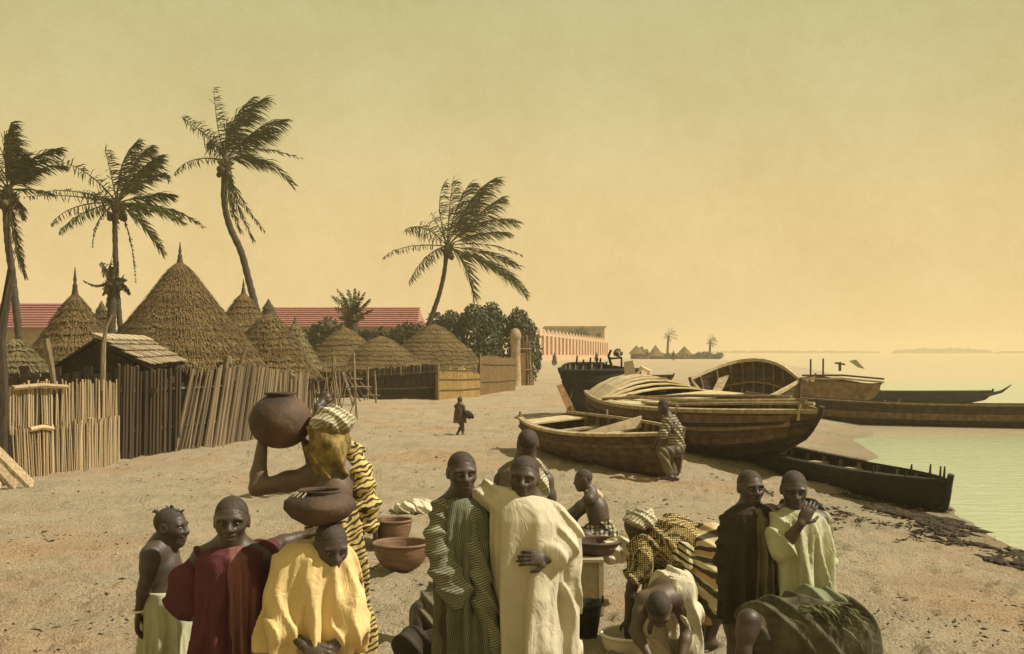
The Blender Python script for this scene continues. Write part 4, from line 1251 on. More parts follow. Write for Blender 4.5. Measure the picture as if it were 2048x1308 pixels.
# near rowing boat
b1, h1 = boat('small open rowing boat lying nearest on the sand, a man sitting on its end', (.72, 22.8), (2.62, 17.4), -.06, beam=1.75, dep=.66, heel=R(5), stern='transom', sternw=.62, bow_rise=.10, stern_rise=.06, rake=.25, rock=.2)
h1.build(b1, n=6, mats=[M_HULLR, M_HULL, M_HULL, M_HULLR, M_HULL], ribs=13, thw=(.2, .42, .66, .84), topmat=M_HULLR)
for u, v in ((0.02, 1), (.02, -1), (.24, 1)):
    p = h1.P(u, 1, v); post(b1, p, p + [0, 0, .16], .03, .025, M_POLE, 'thole_pin')
a, b = h1.P(.13, .95, 1), h1.P(.13, .95, -1)
m = MB(); m.strip4([[h1.P(.01, .93, s_, -.03) , h1.P(.12, .93, s_, -.03), h1.P(.12, .93, s_, -.03) + [0, 0, .03], h1.P(.01, .93, s_, -.03) + [0, 0, .03]] for s_ in (1, -1)]); m.build('stern_seat', M_DECK, b1)
m = MB(); m.strip4([[h1.P(.50, .9, s_, -.05), h1.P(.50, .9, s_, -.05) + h1.u * .04, h1.P(.50, .9, s_, -.05) + h1.u * .04 + [0, 0, .12 * s_ + .1], h1.P(.50, .9, s_, -.05) + [0, 0, .12 * s_ + .1]] for s_ in (1, -1)]); m.build('cross_board', M_DECK, b1)

# the long barge
b2, h2 = boat('long weathered barge with a pale planked deck, lying behind the small rowing boat', (2.72, 28.9), (5.16, 19.5), -.12, name='wooden_barge', beam=2.7, dep=1.0, heel=R(5), stern='transom', sternw=.55, bow_rise=.06, stern_rise=.10, rake=.75, rock=.55, trim=.0)
h2.build(b2, n=9, M=16, mats=[M_HULLD, M_HULLD, M_HULL, M_HULLD, M_HULL, M_HULL, M_HULLD, M_HULL, M_HULL], ribs=12, thw=(.60, .74, .86), gw=.07, topmat=M_HULLR)
for k in range(16):                                          # raised deck of bleached boards over the stern half
    u0, u1 = .03 + k * .031, .03 + k * .031 + .0304
    secs = []
    for t in np.linspace(-1, 1, 7):
        q0 = .5 * (h2.P(u0, 1, 1, -.06) + h2.P(u0, 1, -1, -.06)) + t * .5 * (h2.P(u0, 1, 1, -.06) - h2.P(u0, 1, -1, -.06)); q1 = .5 * (h2.P(u1, 1, 1, -.06) + h2.P(u1, 1, -1, -.06)) + t * .5 * (h2.P(u1, 1, 1, -.06) - h2.P(u1, 1, -1, -.06))
        cz = np.array([0, 0, .04 + .42 * (1 - t * t) * math.sin(math.pi * min(1, (k + 2) / 12)) ** .7 + .004 * (k % 2)])
        secs.append([q0 + cz, q1 + cz, q1 + cz + [0, 0, .03], q0 + cz + [0, 0, .03]])
    m = MB(); m.strip4(secs); m.build('deck_board', M_DECK, b2)
for j in range(4):                                           # boards on the bow, lighter colour standing in for sunlight on its flare
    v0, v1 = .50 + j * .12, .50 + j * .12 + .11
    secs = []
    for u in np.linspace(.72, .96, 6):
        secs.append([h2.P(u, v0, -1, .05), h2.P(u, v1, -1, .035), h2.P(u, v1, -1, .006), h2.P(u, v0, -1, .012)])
    m = MB(); m.strip4(secs); m.build('sunlit_bow_board', [M_HULLR, M_HULL, M_HULLT, M_HULLR][j], b2)
s0 = h2.P(0, .05, 1); s1 = h2.P(0, 1, 1) * .5 + h2.P(0, 1, -1) * .5

m = MB(); f0, f1 = W(1150, 836, 28.6), W(1117, 770, 29.0); wv = np.array([.11, .0, .03]); th_ = np.array([0, .05, 0])
m.strip4([[f0 - wv, f0 + wv, f0 + wv + th_, f0 - wv + th_], [f1 - wv * .5, f1 + wv * .9, f1 + wv * .9 + th_, f1 - wv * .5 + th_]])
m.build('rudder', M_ORANGEW, b2)
p = .5 * (h2.P(.15, 1, 1) + h2.P(.15, 1, -1)) + [0, 0, .2]
m = MB(); m.strip4([[p + [-.17, 0, 0], p + [.17, 0, 0], p + [.17, .05, 0], p + [-.17, .05, 0]], [p + [-.20, 0, .60], p + [.02, 0, .64], p + [.02, .05, .64], p + [-.20, .05, .60]]]); m.build('rudder_post', M_PLASTER, b2)
p = h2.P(.26, 1, .3) + [0, 0, .25]
m = MB(); m.box(p, .2, .14, .34); m.build('mooring_bitt', M_PLASTER, b2)
p = h2.P(.07, 1, 0.6) + [0, 0, .2]
m = MB(); m.tube([p + [0, 0, -.1], p + [-.12, 0, .18], p + [.02, 0, .38], p + [.22, 0, .28], p + [.2, 0, .05]], .06, 6); m.build('fairlead', M_DECK, b2)
m = MB(); m.tube([h2.P(u, 1.0, -1, -.28) + [0, 0, .08 + .03 * math.sin(9 * u)] for u in np.linspace(.5, .97, 9)], .035, 6); m.build('spar', M_GUNW, b2)
m = MB(); m.tube([h2.P(u, 1.0, -1, -.55) + [0, 0, .05 + .05 * u] for u in np.linspace(.3, .92, 9)], .04, 6); m.build('spar', M_GUNW, b2)
for u in (.66, .70, .97):
    m = MB(); q = h2.P(u, 1, -1); m.tube([q + [-.05, -.06, -.12], q + [0, -.03, .14], q + [.06, .12, .05]], .03, 5); m.build('lashing', M_GUNW, b2)

m = MB(); q0, q1 = h2.P(.30, 1, -1) + [0, 0, .10], h2.P(.80, 1, 1) + [0, 0, .14]; m.tube([q0, .5 * (q0 + q1) + [0, 0, .05], q1], .035, 6); m.build('oar', M_POLE, b2)
m = MB(); q0, q1 = h2.P(.52, 1, 1) + [0, 0, .10], h2.P(.97, 1, -.2) + [0, 0, .2]; m.tube([q0, q1], .03, 6); m.build('oar', M_POLE, b2)
for u, s_ in ((.62, .3), (.80, -.2)):
    q = h2.P(u, .6, s_); m = MB()
    m.tube([q + [.24 * math.cos(a) * (1 + .15 * math.sin(3 * a)), .24 * math.sin(a), .12 + .035 * a / 6.28] for a in np.linspace(0, 25, 60)], .022, 5); m.build('rope_coil', M_GUNW, b2)

# dark hull standing behind the barge's stern
b3, h3 = boat('black hull with bare stakes along its rim, behind the stern of the barge', (3.3, 34.2), (1.55, 32.5), .02, name='stripped_hull', beam=1.9, dep=1.5, heel=R(-6), stern='transom', sternw=.8, bow_rise=-.12, stern_rise=.0, rake=.35, rock=.75)
h3.build(b3, n=6, mats=[M_HULLB], ribs=7, thw=(.5,), gun=M_HULLB)
for px, h in ((1153, 20), (1166, 12), (1180, 16), (1193, 15), (1200, 15), (1212, 8)):
    d = 33.4; q = W(px, 731, d); post(b3, q, q + [.02, 0, h / F * d], .035, .025, M_HULLB, 'stake')
m = MB(); q = W(1224, 735, 33.4)
m.tube([q, W(1217, 712, 33.4), W(1222, 700, 33.4)], .045, 6); m.tube([W(1219, 717, 33.4), W(1243, 716, 33.4), W(1243, 745, 33.4)], .035, 6); m.build('davit_frame', M_HULLB, b3)
leaf_cloud('rag', [(W(1236, 0, 33.4)[0], 33.4, W(0, 706, 33.4)[2], .14, .1, .13)], 60, .06, M_GREYBROWN, b3, 5)

# tilted boat with its open inside towards us
b4, h4 = boat('open boat tipped towards the viewer, its pale rim arched over a dark inside', (5.45, 31.9), (8.0, 30.6), .24, beam=2.55, dep=.98, heel=R(29), stern='point', bow_rise=.06, stern_rise=.06, rake=.12, rock=.4, fine=2.2)
h4.build(b4, n=6, mats=[M_HULL], ribs=9, thw=(.22,), ribm=M_INNER, gun=M_DECK, gw=.09)
m = MB(); m.tube([h4.P(u, .55, 1, -.08) for u in np.linspace(.05, .9, 8)], .03, 6); m.build('stringer', M_ORANGEW, b4)
for u in (.72, .8):
    m = MB(); q = h4.P(u, .2, 1, -.1); m.box(q, .3, .2, .16); m.build('floor_board', M_ORANGEW, b4)

# wide boat seen from its end, farther off
b5, h5 = boat('broad tan boat seen end on, at the water behind the tipped boat', (12.05, 40.2), (12.5, 45.2), -.22, beam=2.8, dep=.98, heel=R(2), stern='transom', sternw=.97, bow_rise=.2, stern_rise=.08, rake=.3, rock=.3, flat=.9)
h5.build(b5, n=5, mats=[M_HULLT], ribs=6, thw=(.3, .6), gun=M_HULLD, topmat=M_HULLT)
for z in (.10, .22):
    a, b = h5.P(0, 1, 1) + [-.12, -.06, z], h5.P(0, 1, -1) + [.1, -.06, z - .03]
    m = MB(); m.tube([a, .5 * (a + b) + [0, 0, .07], b], .035, 6); m.build('rail', M_HULLD if z > .15 else M_GUNW, b5)
m = MB(); a, b = h5.P(0, .02, 1) + [.55, -.05, .05], h5.P(0, .9, 1) * .15 + h5.P(0, .9, -1) * .85 + [0, -.05, 0]; w = np.array([.09, 0, 0])
m.strip4([[a - w, a + w, a + w + [0, -.03, 0], a - w + [0, -.03, 0]], [b - w, b + w, b + w + [0, -.03, 0], b - w + [0, -.03, 0]]]); m.build('brace_plank', M_HULLR, b5)

# pirogues
b6, h6 = boat('far slim pirogue with a long upturned prow on the green water', (15.2, 52.6), (22.3, 52.0), WATER - .06, name='pirogue', cat='pirogue', beam=.9, dep=.56, stern='point', bow_rise=.04, stern_rise=.04, rake=.4, rock=.4, fine=3.2)
h6.build(b6, n=3, mats=[M_HULLB], ribs=8, thw=(.3, .6), gun=M_HULLB)
q = h6.P(1, .8, 1); m = MB(); m.tube([q - h6.u * .3 + [0, 0, -.1], q + h6.u * .5 + [0, 0, .1], q + h6.u * .95 + [0, 0, .42]], [.10, .07, .02], 6); m.build('prow', M_HULLB, b6)
b7, h7 = boat('longest pirogue running out of the picture on the right, behind the barge bow', (9.2, 37.8), (19.6, 34.0), WATER - .04, name='pirogue', cat='pirogue', beam=1.25, dep=.72, stern='point', bow_rise=.12, stern_rise=.22, rake=.5, rock=.3, fine=3.5)
h7.build(b7, n=4, M=16, mats=[M_HULLD, M_HULLD, M_HULLR, M_HULLD], ribs=12, thw=(.2, .35, .5, .65), gun=M_HULLR)
for i, (px, py, w) in enumerate([(1768, 806, .12), (1777, 808, .16)]):
    q = W(px, py, 37.2); m = MB(); m.lathe([(.02, -.1), (w, -.05), (w * .8, .06), (.02, .12)], q, 7); m.build('cargo_bundle', M_HULLB, b7)
m = MB(); m.tube([W(1790, 815, 36.9), W(1800, 798, 36.9)], .03, 5); m.build('oar', M_POLE, b7)
b8, h8 = boat('black pirogue with iron spikes along its rim, lying half in the water at the right', (4.55, 23.6), (6.25, 15.9), -.34, name='pirogue', cat='pirogue', beam=1.0, dep=.40, stern='point', bow_rise=.05, stern_rise=.12, rake=.12, rock=.12, fine=4.5, flat=.5)
h8.build(b8, n=4, M=16, mats=[M_HULLB], ribs=12, thw=(.25, .45, .6, .75), gun=M_HULLB, gw=.04)
for i, u in enumerate((.80, .84, .88, .92, .955, .985)):
    q = h8.P(u, 1, -1 if i % 2 else 1) + [0, 0, .02]; post(b8, q, q + [.01, 0, .10 + .03 * (i % 3) + .05 * (i > 3)], .022, .012, M_HULLB, 'spike', 5)
m = MB(); m.tube([h8.P(u, 1.0, 1, .03) + [0, 0, .05] for u in np.linspace(.12, .62, 8)], .022, 5); m.build('rim_lath', M_GUNW, b8)

b9, h9 = boat('low grey pirogue drawn up between the barge and the tipped boat', (4.4, 37.5), (7.2, 35.5), float(gz(5.5, 36.5)), name='pirogue', cat='pirogue', beam=.9, dep=.45, stern='point', bow_rise=.05, stern_rise=.06, rake=.3, rock=.3)
h9.build(b9, n=3, mats=[M_HULLD], ribs=7, thw=(.4,), gun=M_GUNW)
b10, h10 = boat('small distant canoe lying on the pale sand beyond the barge', (5.9, 62.0), (8.6, 60.5), float(gz(7, 61)), name='pirogue', cat='pirogue', beam=.9, dep=.4, stern='point', bow_rise=.05, stern_rise=.06, rake=.3, rock=.3)
h10.build(b10, n=3, M=8, mats=[M_HULLD], ribs=3, thw=(), gun=M_HULLD)

for i, (px, pt, pb) in enumerate([(1621, 718, 742), (1646, 717, 738)]):
    d = 60; q = W(px, pb, d); q[2] = WATER - .3
    pole(['left one of two mooring posts in the water behind the broad tan boat', 'right one of two mooring posts in the water behind the broad tan boat'][i], [q, W(px + .5, pt, d)], [.06, .05], M_HULLD, name='mooring_post', cat='post', group='mooring posts behind the tan boat')
b11, h11 = boat('distant moored skiff with an awning behind the broad tan boat', (18.0, 66), (20.6, 66.3), WATER - .02, name='moored_skiff', beam=1.0, dep=.4, stern='point', bow_rise=.1, stern_rise=.1, rake=.2, rock=.3)
h11.build(b11, n=2, M=8, mats=[M_HULLD], ribs=2, thw=())
m = MB(); m.strip4([[W(1698, 722, 65.6), W(1712, 719, 65.6), W(1712, 719, 66.6), W(1698, 722, 66.6)], [W(1716, 735, 65.6), W(1730, 738, 65.6), W(1730, 738, 66.6), W(1716, 735, 66.6)]]); m.build('awning', M_GREYB, b11)
m = MB(); m.tube([W(1680, 742, 66), W(1680, 724, 66)], .09, 5); m.tube([W(1670, 726, 66), W(1690, 729, 66)], .06, 5); m.build('mast', M_HULLD, b11)

# ---------------------------------------------------------------- wash day things on the sand
def bowl(name, label, px, pyb, rim_px, h_px, m, cat='bowl', d=None, z=None, foot=.45, deep=.85, group=None, tilt=0, wall=.014, lip=.012):
    p = ground_point(px, pyb) if d is None else W(px, pyb, d)
    if z is not None: p[2] = z
    dd = p[1]; Rr = rim_px * .5 * dd / F; h = h_px * dd / F
    root = thing(name, label, cat, p, group)
    prof = [(.01, 0), (Rr * foot, 0)]
    for i in range(1, 9):
        t = i / 8; prof.append((Rr * (foot + (1 - foot) * math.sin(t * math.pi / 2) ** deep), h * (1 - math.cos(t * math.pi / 2)) ** .8))
    body = [(r_, z_) for r_, z_ in prof]
    inner = [(max(r_ - wall, .01), z_ + wall * .8) for r_, z_ in prof[::-1]]
    inner[0] = (Rr - wall, h)
    m_ = MB(); m_.lathe(body + inner, p, 32)
    m_.build('body', m, root, True)
    rb = MB(); rb.lathe([(Rr - wall - .002, h - .01), (Rr + lip, h - .008), (Rr + lip * 1.3, h + .006), (Rr, h + .014), (Rr - wall - .002, h + .006), (Rr - wall - .002, h - .01)], p, 32)
    rb.build('rim', m, root, True)
    return root, p, Rr, h

bowl('wooden_bowl', 'large brown wooden bowl on the sand left of the striped robe boy', 803, 1138, 112, 52, M_BOWL, foot=.38)
bowl('wooden_bowl', 'smaller brown wooden bowl behind the large one', 786, 1086, 76, 46, M_BOWL, foot=.5)
p = ground_point(727, 1092)
t_ = thing('low_stool', 'low dark wooden stool beside the brown bowls', 'stool', p)
m = MB(); m.box(p + [0, 0, .24], .34, .26, .05); m.build('seat', M_HULL, t_)
for sx in (-.13, .13):
    m = MB(); m.box(p + [sx, 0, .11], .04, .22, .22); m.build('leg', M_HULLD, t_)

# ---- signed-distance sculpting for cloth, bundles and people
def fold(p):
    """narrow hanging ridges between wide hollows"""
    return 1.0 - 2.6 * (.5 + .5 * np.cos(p)) ** 2.5

class Sculpt:
    def __init__(s): s.ops = []
    def add(s, lo, hi, fn, k=.02, op='u'):
        s.ops.append((np.array(lo, float), np.array(hi, float), fn, k, op)); return s
    def cap(s, a, b, ra, rb=None, k=.02, op='u', wr=None):
        a = np.array(a, float); b = np.array(b, float); rb = ra if rb is None else rb
        rm = max(ra, rb) + (wr[0] * 1.5 if wr else 0)
        ab = b - a; L2 = float(ab @ ab) + 1e-9
        def fn(x, y, z):
            t = np.clip(((x - a[0]) * ab[0] + (y - a[1]) * ab[1] + (z - a[2]) * ab[2]) / L2, 0, 1)
            d = np.sqrt((x - a[0] - t * ab[0]) ** 2 + (y - a[1] - t * ab[1]) ** 2 + (z - a[2] - t * ab[2]) ** 2) - (ra + (rb - ra) * t)
            if wr: d = d + wr[0] * fold((x * wr[1][0] + y * wr[1][1] + z * wr[1][2]) + 1.7 * np.sin(x * wr[2][0] + y * wr[2][1] + z * wr[2][2]))
            return d
        return s.add(np.minimum(a, b) - rm, np.maximum(a, b) + rm, fn, k, op)
    def chain(s, pts, rads, k=.02, wr=None, op='u'):
        for i in range(len(pts) - 1): s.cap(pts[i], pts[i + 1], rads[i], rads[i + 1], k, op, wr)
        return s
    def ell(s, c, r, Rm=None, k=.02, op='u', wr=None):
        c = np.array(c, float); r = np.array(r, float); Rm = np.eye(3) if Rm is None else np.array(Rm, float)
        ext = np.abs(Rm) @ r + (wr[0] * 1.5 if wr else 0)
        def fn(x, y, z):
            x = x - c[0]; y = y - c[1]; z = z - c[2]
            qx = Rm[0, 0] * x + Rm[1, 0] * y + Rm[2, 0] * z
            qy = Rm[0, 1] * x + Rm[1, 1] * y + Rm[2, 1] * z
            qz = Rm[0, 2] * x + Rm[1, 2] * y + Rm[2, 2] * z
            k0 = np.sqrt((qx / r[0]) ** 2 + (qy / r[1]) ** 2 + (qz / r[2]) ** 2) + 1e-6
            k1 = np.sqrt((qx / r[0] ** 2) ** 2 + (qy / r[1] ** 2) ** 2 + (qz / r[2] ** 2) ** 2) + 1e-6
            d = k0 * (k0 - 1) / k1
            if wr: d = d + wr[0] * fold((qx * wr[1][0] + qy * wr[1][1] + qz * wr[1][2]) + 1.7 * np.sin(qx * wr[2][0] + qy * wr[2][1] + qz * wr[2][2]))
            return d
        return s.add(c - ext, c + ext, fn, k, op)
    def robe(s, secs, k=.03, nf=9, amp=(.0, .012), seed=0, op='u', lean=(0, 0)):
        """stacked ellipses (z, cx, cy, rx, ry), folds deepening towards the hem"""
        S = np.array(sorted(secs), float); zb, zt = S[0, 0], S[-1, 0]
        rm = max(S[:, 3].max(), S[:, 4].max()) + .03
        lo = [S[:, 1].min() - rm, S[:, 2].min() - rm, zb - .01]; hi = [S[:, 1].max() + rm, S[:, 2].max() + rm, zt + .01]
        r = random.Random(seed); ph = [r.uniform(0, 6) for _ in range(4)]
        def fn(x, y, z):
            zz = np.clip(z, zb, zt)
            cx, cy, rx, ry = [np.interp(zz, S[:, 0], S[:, i]) for i in (1, 2, 3, 4)]
            qx = (x - cx) / rx; qy = (y - cy) / ry
            d = (np.sqrt(qx ** 2 + qy ** 2) - 1) * np.minimum(rx, ry)
            th = np.arctan2(qy, qx)
            a = .0015 + amp[1] * np.clip((zt - zz - .05) / .5, 0, 1) ** .7
            d = d + a * (fold(nf * th + ph[0] + 2.2 * np.sin(2.6 * zz + ph[1]) + 1.2 * np.sin(2 * th + ph[3])) + .5 * fold((nf * 2 - 3) * th + ph[2] - 7 * zz))
            return np.maximum(d, np.maximum(z - zt, zb - z))
        return s.add(lo, hi, fn, k, op)
    def plane_cut(s, lo, hi, p, n, k=.01):
        p = np.array(p, float); n = np.array(n, float) / np.linalg.norm(n)
        return s.add(lo, hi, lambda x, y, z: -((x - p[0]) * n[0] + (y - p[1]) * n[1] + (z - p[2]) * n[2]), k, 's')
    def mesh(s, h):
        U = [o for o in s.ops if o[4] == 'u']
        lo = np.min([o[0] for o in U], 0) - 3 * h; hi = np.max([o[1] for o in U], 0) + 3 * h
        n = np.ceil((hi - lo) / h).astype(int) + 1
        f = np.full(n, .25, np.float32)
        ax = [lo[i] + h * np.arange(n[i]) for i in range(3)]
        for l, u, fn, k, op in s.ops:
            m = k + 2.5 * h
            i0 = np.clip(np.floor((l - m - lo) / h).astype(int), 0, n - 1); i1 = np.clip(np.ceil((u + m - lo) / h).astype(int) + 1, 1, n)
            if np.any(i1 <= i0): continue
            sl = tuple(slice(a, b) for a, b in zip(i0, i1))
            d = fn(ax[0][sl[0]][:, None, None], ax[1][sl[1]][None, :, None], ax[2][sl[2]][None, None, :]).astype(np.float32)
            g = f[sl]
            if op == 'u':
                t = np.clip(.5 + .5 * (g - d) / k, 0, 1); f[sl] = g + (d - g) * t - k * t * (1 - t)
            else:
                d = -d; t = np.clip(.5 - .5 * (g - d) / k, 0, 1); f[sl] = g + (d - g) * t + k * t * (1 - t)
        ins = f < 0
        acc = np.zeros(n - 1, np.int8)
        cor = [(i, j, k_) for i in (0, 1) for j in (0, 1) for k_ in (0, 1)]
        for i, j, k_ in cor: acc += ins[i:n[0] - 1 + i, j:n[1] - 1 + j, k_:n[2] - 1 + k_]
        act = (acc > 0) & (acc < 8)
        ij = np.argwhere(act)
        idx = np.full(n - 1, -1, np.int32); idx[act] = np.arange(len(ij))
        vals = [f[ij[:, 0] + i, ij[:, 1] + j, ij[:, 2] + k_] for i, j, k_ in cor]
        S_ = np.zeros((len(ij), 3)); Cn = np.zeros(len(ij))
        for a in range(8):
            for b in range(a + 1, 8):
                df = np.abs(np.array(cor[a]) - np.array(cor[b]))
                if df.sum() != 1: continue
                va, vb = vals[a], vals[b]; mk = (va < 0) != (vb < 0)
                t = np.where(mk, va / np.where(mk, va - vb, 1), 0)
                S_ += mk[:, None] * (np.array(cor[a]) + t[:, None] * (np.array(cor[b]) - np.array(cor[a]))); Cn += mk
        V = lo + h * (ij + S_ / Cn[:, None])
        Q = []
        for axn in range(3):
            b_, c_ = (axn + 1) % 3, (axn + 2) % 3
            s0 = [slice(1, n[i] - 1) for i in range(3)]; s1 = list(s0)
            s0[axn] = slice(0, n[axn] - 1); s1[axn] = slice(1, n[axn])
            A_, B_ = ins[tuple(s0)], ins[tuple(s1)]
            e = np.argwhere(A_ != B_)
            sg = A_[tuple(e.T)]
            off = np.ones(3, int); off[axn] = 0; e = e + off
            def cell(db, dc):
                q = e.copy(); q[:, b_] += db; q[:, c_] += dc; return idx[tuple(q.T)]
            q = np.stack([cell(-1, -1), cell(0, -1), cell(0, 0), cell(-1, 0)], 1)
            q[~sg] = q[~sg][:, ::-1]
            Q.append(q)
        Q = np.concatenate(Q); Q = Q[(Q >= 0).all(1)]
        return V, Q
    def build(s, name, m, parent, h):
        V, Q = s.mesh(h)
        return link(name, mesh(name, V, Q, True), m, parent)          # sculpted in the parent's own frame

def heap(name, label, px, py, w, h, m, cat, seed, d=None, n=7, size=.008, m2=None):
    p = ground_point(px, py) if d is None else W(px, py, d)
    root = thing(name, label, cat, p)
    r = random.Random(seed); sc = Sculpt()
    W_ = w * p[1] / F; H_ = h * p[1] / F
    wr = (.012, (60, 25, 55), (18, 22, -14))
    for i in range(n):
        x = r.uniform(-.4, .4) * W_
        sc.ell((x, r.uniform(-.12, .12), H_ * r.uniform(.1, .45) * (1 - abs(x) / W_)), (W_ * r.uniform(.15, .3), r.uniform(.1, .18), H_ * r.uniform(.3, .5)), k=.05, wr=wr)
    sc.build('cloth', m, root, size)
    return root
heap('laundry_heap', 'pale heap of washing spread on the sand behind the striped robe boy', 832, 1022, 84, 26, M_WHITE, 'laundry', 3, n=9, size=.012)

# crate with a shallow tray, bucket, washing bundle, basin
def crate():
    d = 8.35
    p = W(1168, 1226, d); p[2] = float(gz(p[0], d))
    root = thing('wooden_crate', 'pale upright wooden crate behind the white robe boy', 'crate', p)
    w, dp, h = .26, .30, (1226 - 1122) / F * d
    m = MB(); m.box(p + [0, dp / 2, h / 2], w, dp, h); m.build('box_side', M_CRATEW, root)
    for sx in (-w / 2, w / 2):
        m = MB(); m.box(p + [sx, -.006, h / 2], .035, .02, h + .004); m.build('corner_batten', M_CRATEW, root)
    m = MB(); m.box(p + [0, dp / 2, h + .013], w + .04, dp + .04, .022); m.build('lid', M_CRATEW, root)
    return p, h
cp, chh = crate()
bowl('shallow_tray', 'dark shallow tray resting on the pale upright crate', 1190, 0, 96, 24, M_SOOT, 'tray', d=8.6, z=cp[2] + chh + .026, foot=.7, wall=.012)
bp_ = W(1168, 1283, 7.55); bp_[2] = float(gz(bp_[0], 7.55))
def bucket():
    root = thing('tin_bucket', 'dark tapered tin bucket standing before the pale crate', 'bucket', bp_)
    h = .27
    m = MB(); m.lathe([(.01, .0), (.085, 0), (.125, h), (.132, h + .006), (.12, h), (.08, .015), (.01, .012)], bp_, 28); m.build('body', M_TIN, root, True)
    m = MB(); m.lathe([(.125, h - .012), (.134, h - .01), (.134, h + .008), (.125, h + .008), (.125, h - .012)], bp_, 28); m.build('rim', M_TIN, root, True)
    for sx in (-1, 1):
        m = MB(); m.box(bp_ + [sx * .128, 0, h + .02], .012, .04, .06); m.build('ear', M_TIN, root)
    m = MB(); m.tube([bp_ + [.128 * math.cos(a), .03 + .10 * math.sin(a), h + .02 - .02 * math.sin(a)] for a in np.linspace(0, math.pi, 12)], .004, 5); m.build('handle', M_TIN, root)
bucket()
heap('laundry_bundle', 'crumpled white washing between the seated child and the bending woman', 1250, 1112, 78, 50, M_WHITE, 'laundry', 8, d=8.6, n=8, size=.009)
bs = bowl('enamel_basin', 'white enamel basin in which the bending woman is washing', 1262, 0, 118, 46, M_ENAMEL, 'basin', d=7.2, z=float(gz(.78, 7.2)), foot=.5, wall=.008, deep=.7)
m = MB(); m.lathe([(.01, bs[3] * .62), (bs[2] * .86, bs[3] * .62)], bs[1], 28)
m.build('soapy_water', mat('soapy_water', (.46, .44, .34), (.38, .36, .28), rough=.15, scale=14, spec=.5), bs[0])

# ---------------------------------------------------------------- seaweed and scattered litter
def litter():
    r = np.random.RandomState(2)
    def bits(name, pts, size, m, flat=.35, lng=2.2):
        n = len(pts)
        V = np.zeros((n, 6, 3)); a = r.uniform(0, 6.28, n); s = size * r.uniform(.4, 1.5, n); l = r.uniform(1, lng, n)
        ca, sa = np.cos(a), np.sin(a)
        for i, (x, y, z) in enumerate([(1, 0, 0), (0, .6, 0), (-1, 0, 0), (0, -.6, 0), (0, 0, flat), (0, 0, -flat)]):
            V[:, i, 0] = pts[:, 0] + s * (x * l * ca - y * sa); V[:, i, 1] = pts[:, 1] + s * (x * l * sa + y * ca); V[:, i, 2] = pts[:, 2] + s * z + r.uniform(0, .6, n) * s * (z > 0)
        f = np.array([[0, 1, 4], [1, 2, 4], [2, 3, 4], [3, 0, 4], [1, 0, 5], [2, 1, 5], [3, 2, 5], [0, 3, 5]])
        Fc = (np.arange(n)[:, None, None] * 6 + f[None]).reshape(-1, 3)
        return tag(link(name, mesh(name, V.reshape(-1, 3), Fc), m), kind='stuff')
    y = 3.5 + 34 * r.rand(11000) ** 1.35; x = (r.rand(11000) * 1.1 - .55) * y
    ok = (x < np.interp(y, SHY, SHX) - .4) & (vnoise(x * 1.3, y * 1.3, 12) + .25 * r.rand(len(x)) > .5)
    x, y = x[ok], y[ok]
    bits('beach_litter', np.stack([x, y, gz(x, y) + .006], 1), .0125, M_WEED, lng=3.2)
    n = 3800; t = r.rand(n)
    y = 9 + 10.5 * t; off = .35 + .75 * r.rand(n) ** 1.6 + .5 * np.sin(y * 1.7) ** 2
    x = np.interp(y, SHY, SHX) - off + .15 * np.sin(y * 5)
    keep = vnoise(x * 2.2, y * 2.2, 4) > .42
    x, y = x[keep], y[keep]
    bits('seaweed', np.stack([x, y, gz(x, y) + .025], 1), .034, M_WEED, lng=3.6)
    n = 900; y = 12.5 + 5 * r.rand(n); x = 3.6 + 1.9 * r.rand(n)
    keep = vnoise(x * 1.8, y * 1.8, 6) > .6; x, y = x[keep], y[keep]
    bits('seaweed', np.stack([x, y, gz(x, y) + .02], 1), .022, M_WEED, lng=3.2)
litter()

# ---------------------------------------------------------------- people
def Rz(a): c, s = math.cos(a), math.sin(a); return np.array([[c, -s, 0], [s, c, 0], [0, 0, 1]])
def Rx(a): c, s = math.cos(a), math.sin(a); return np.array([[1, 0, 0], [0, c, -s], [0, s, c]])
def Ry(a): c, s = math.cos(a), math.sin(a); return np.array([[c, 0, s], [0, 1, 0], [-s, 0, c]])
def nz_(v): v = np.array(v, float); return v / (np.linalg.norm(v) + 1e-9)

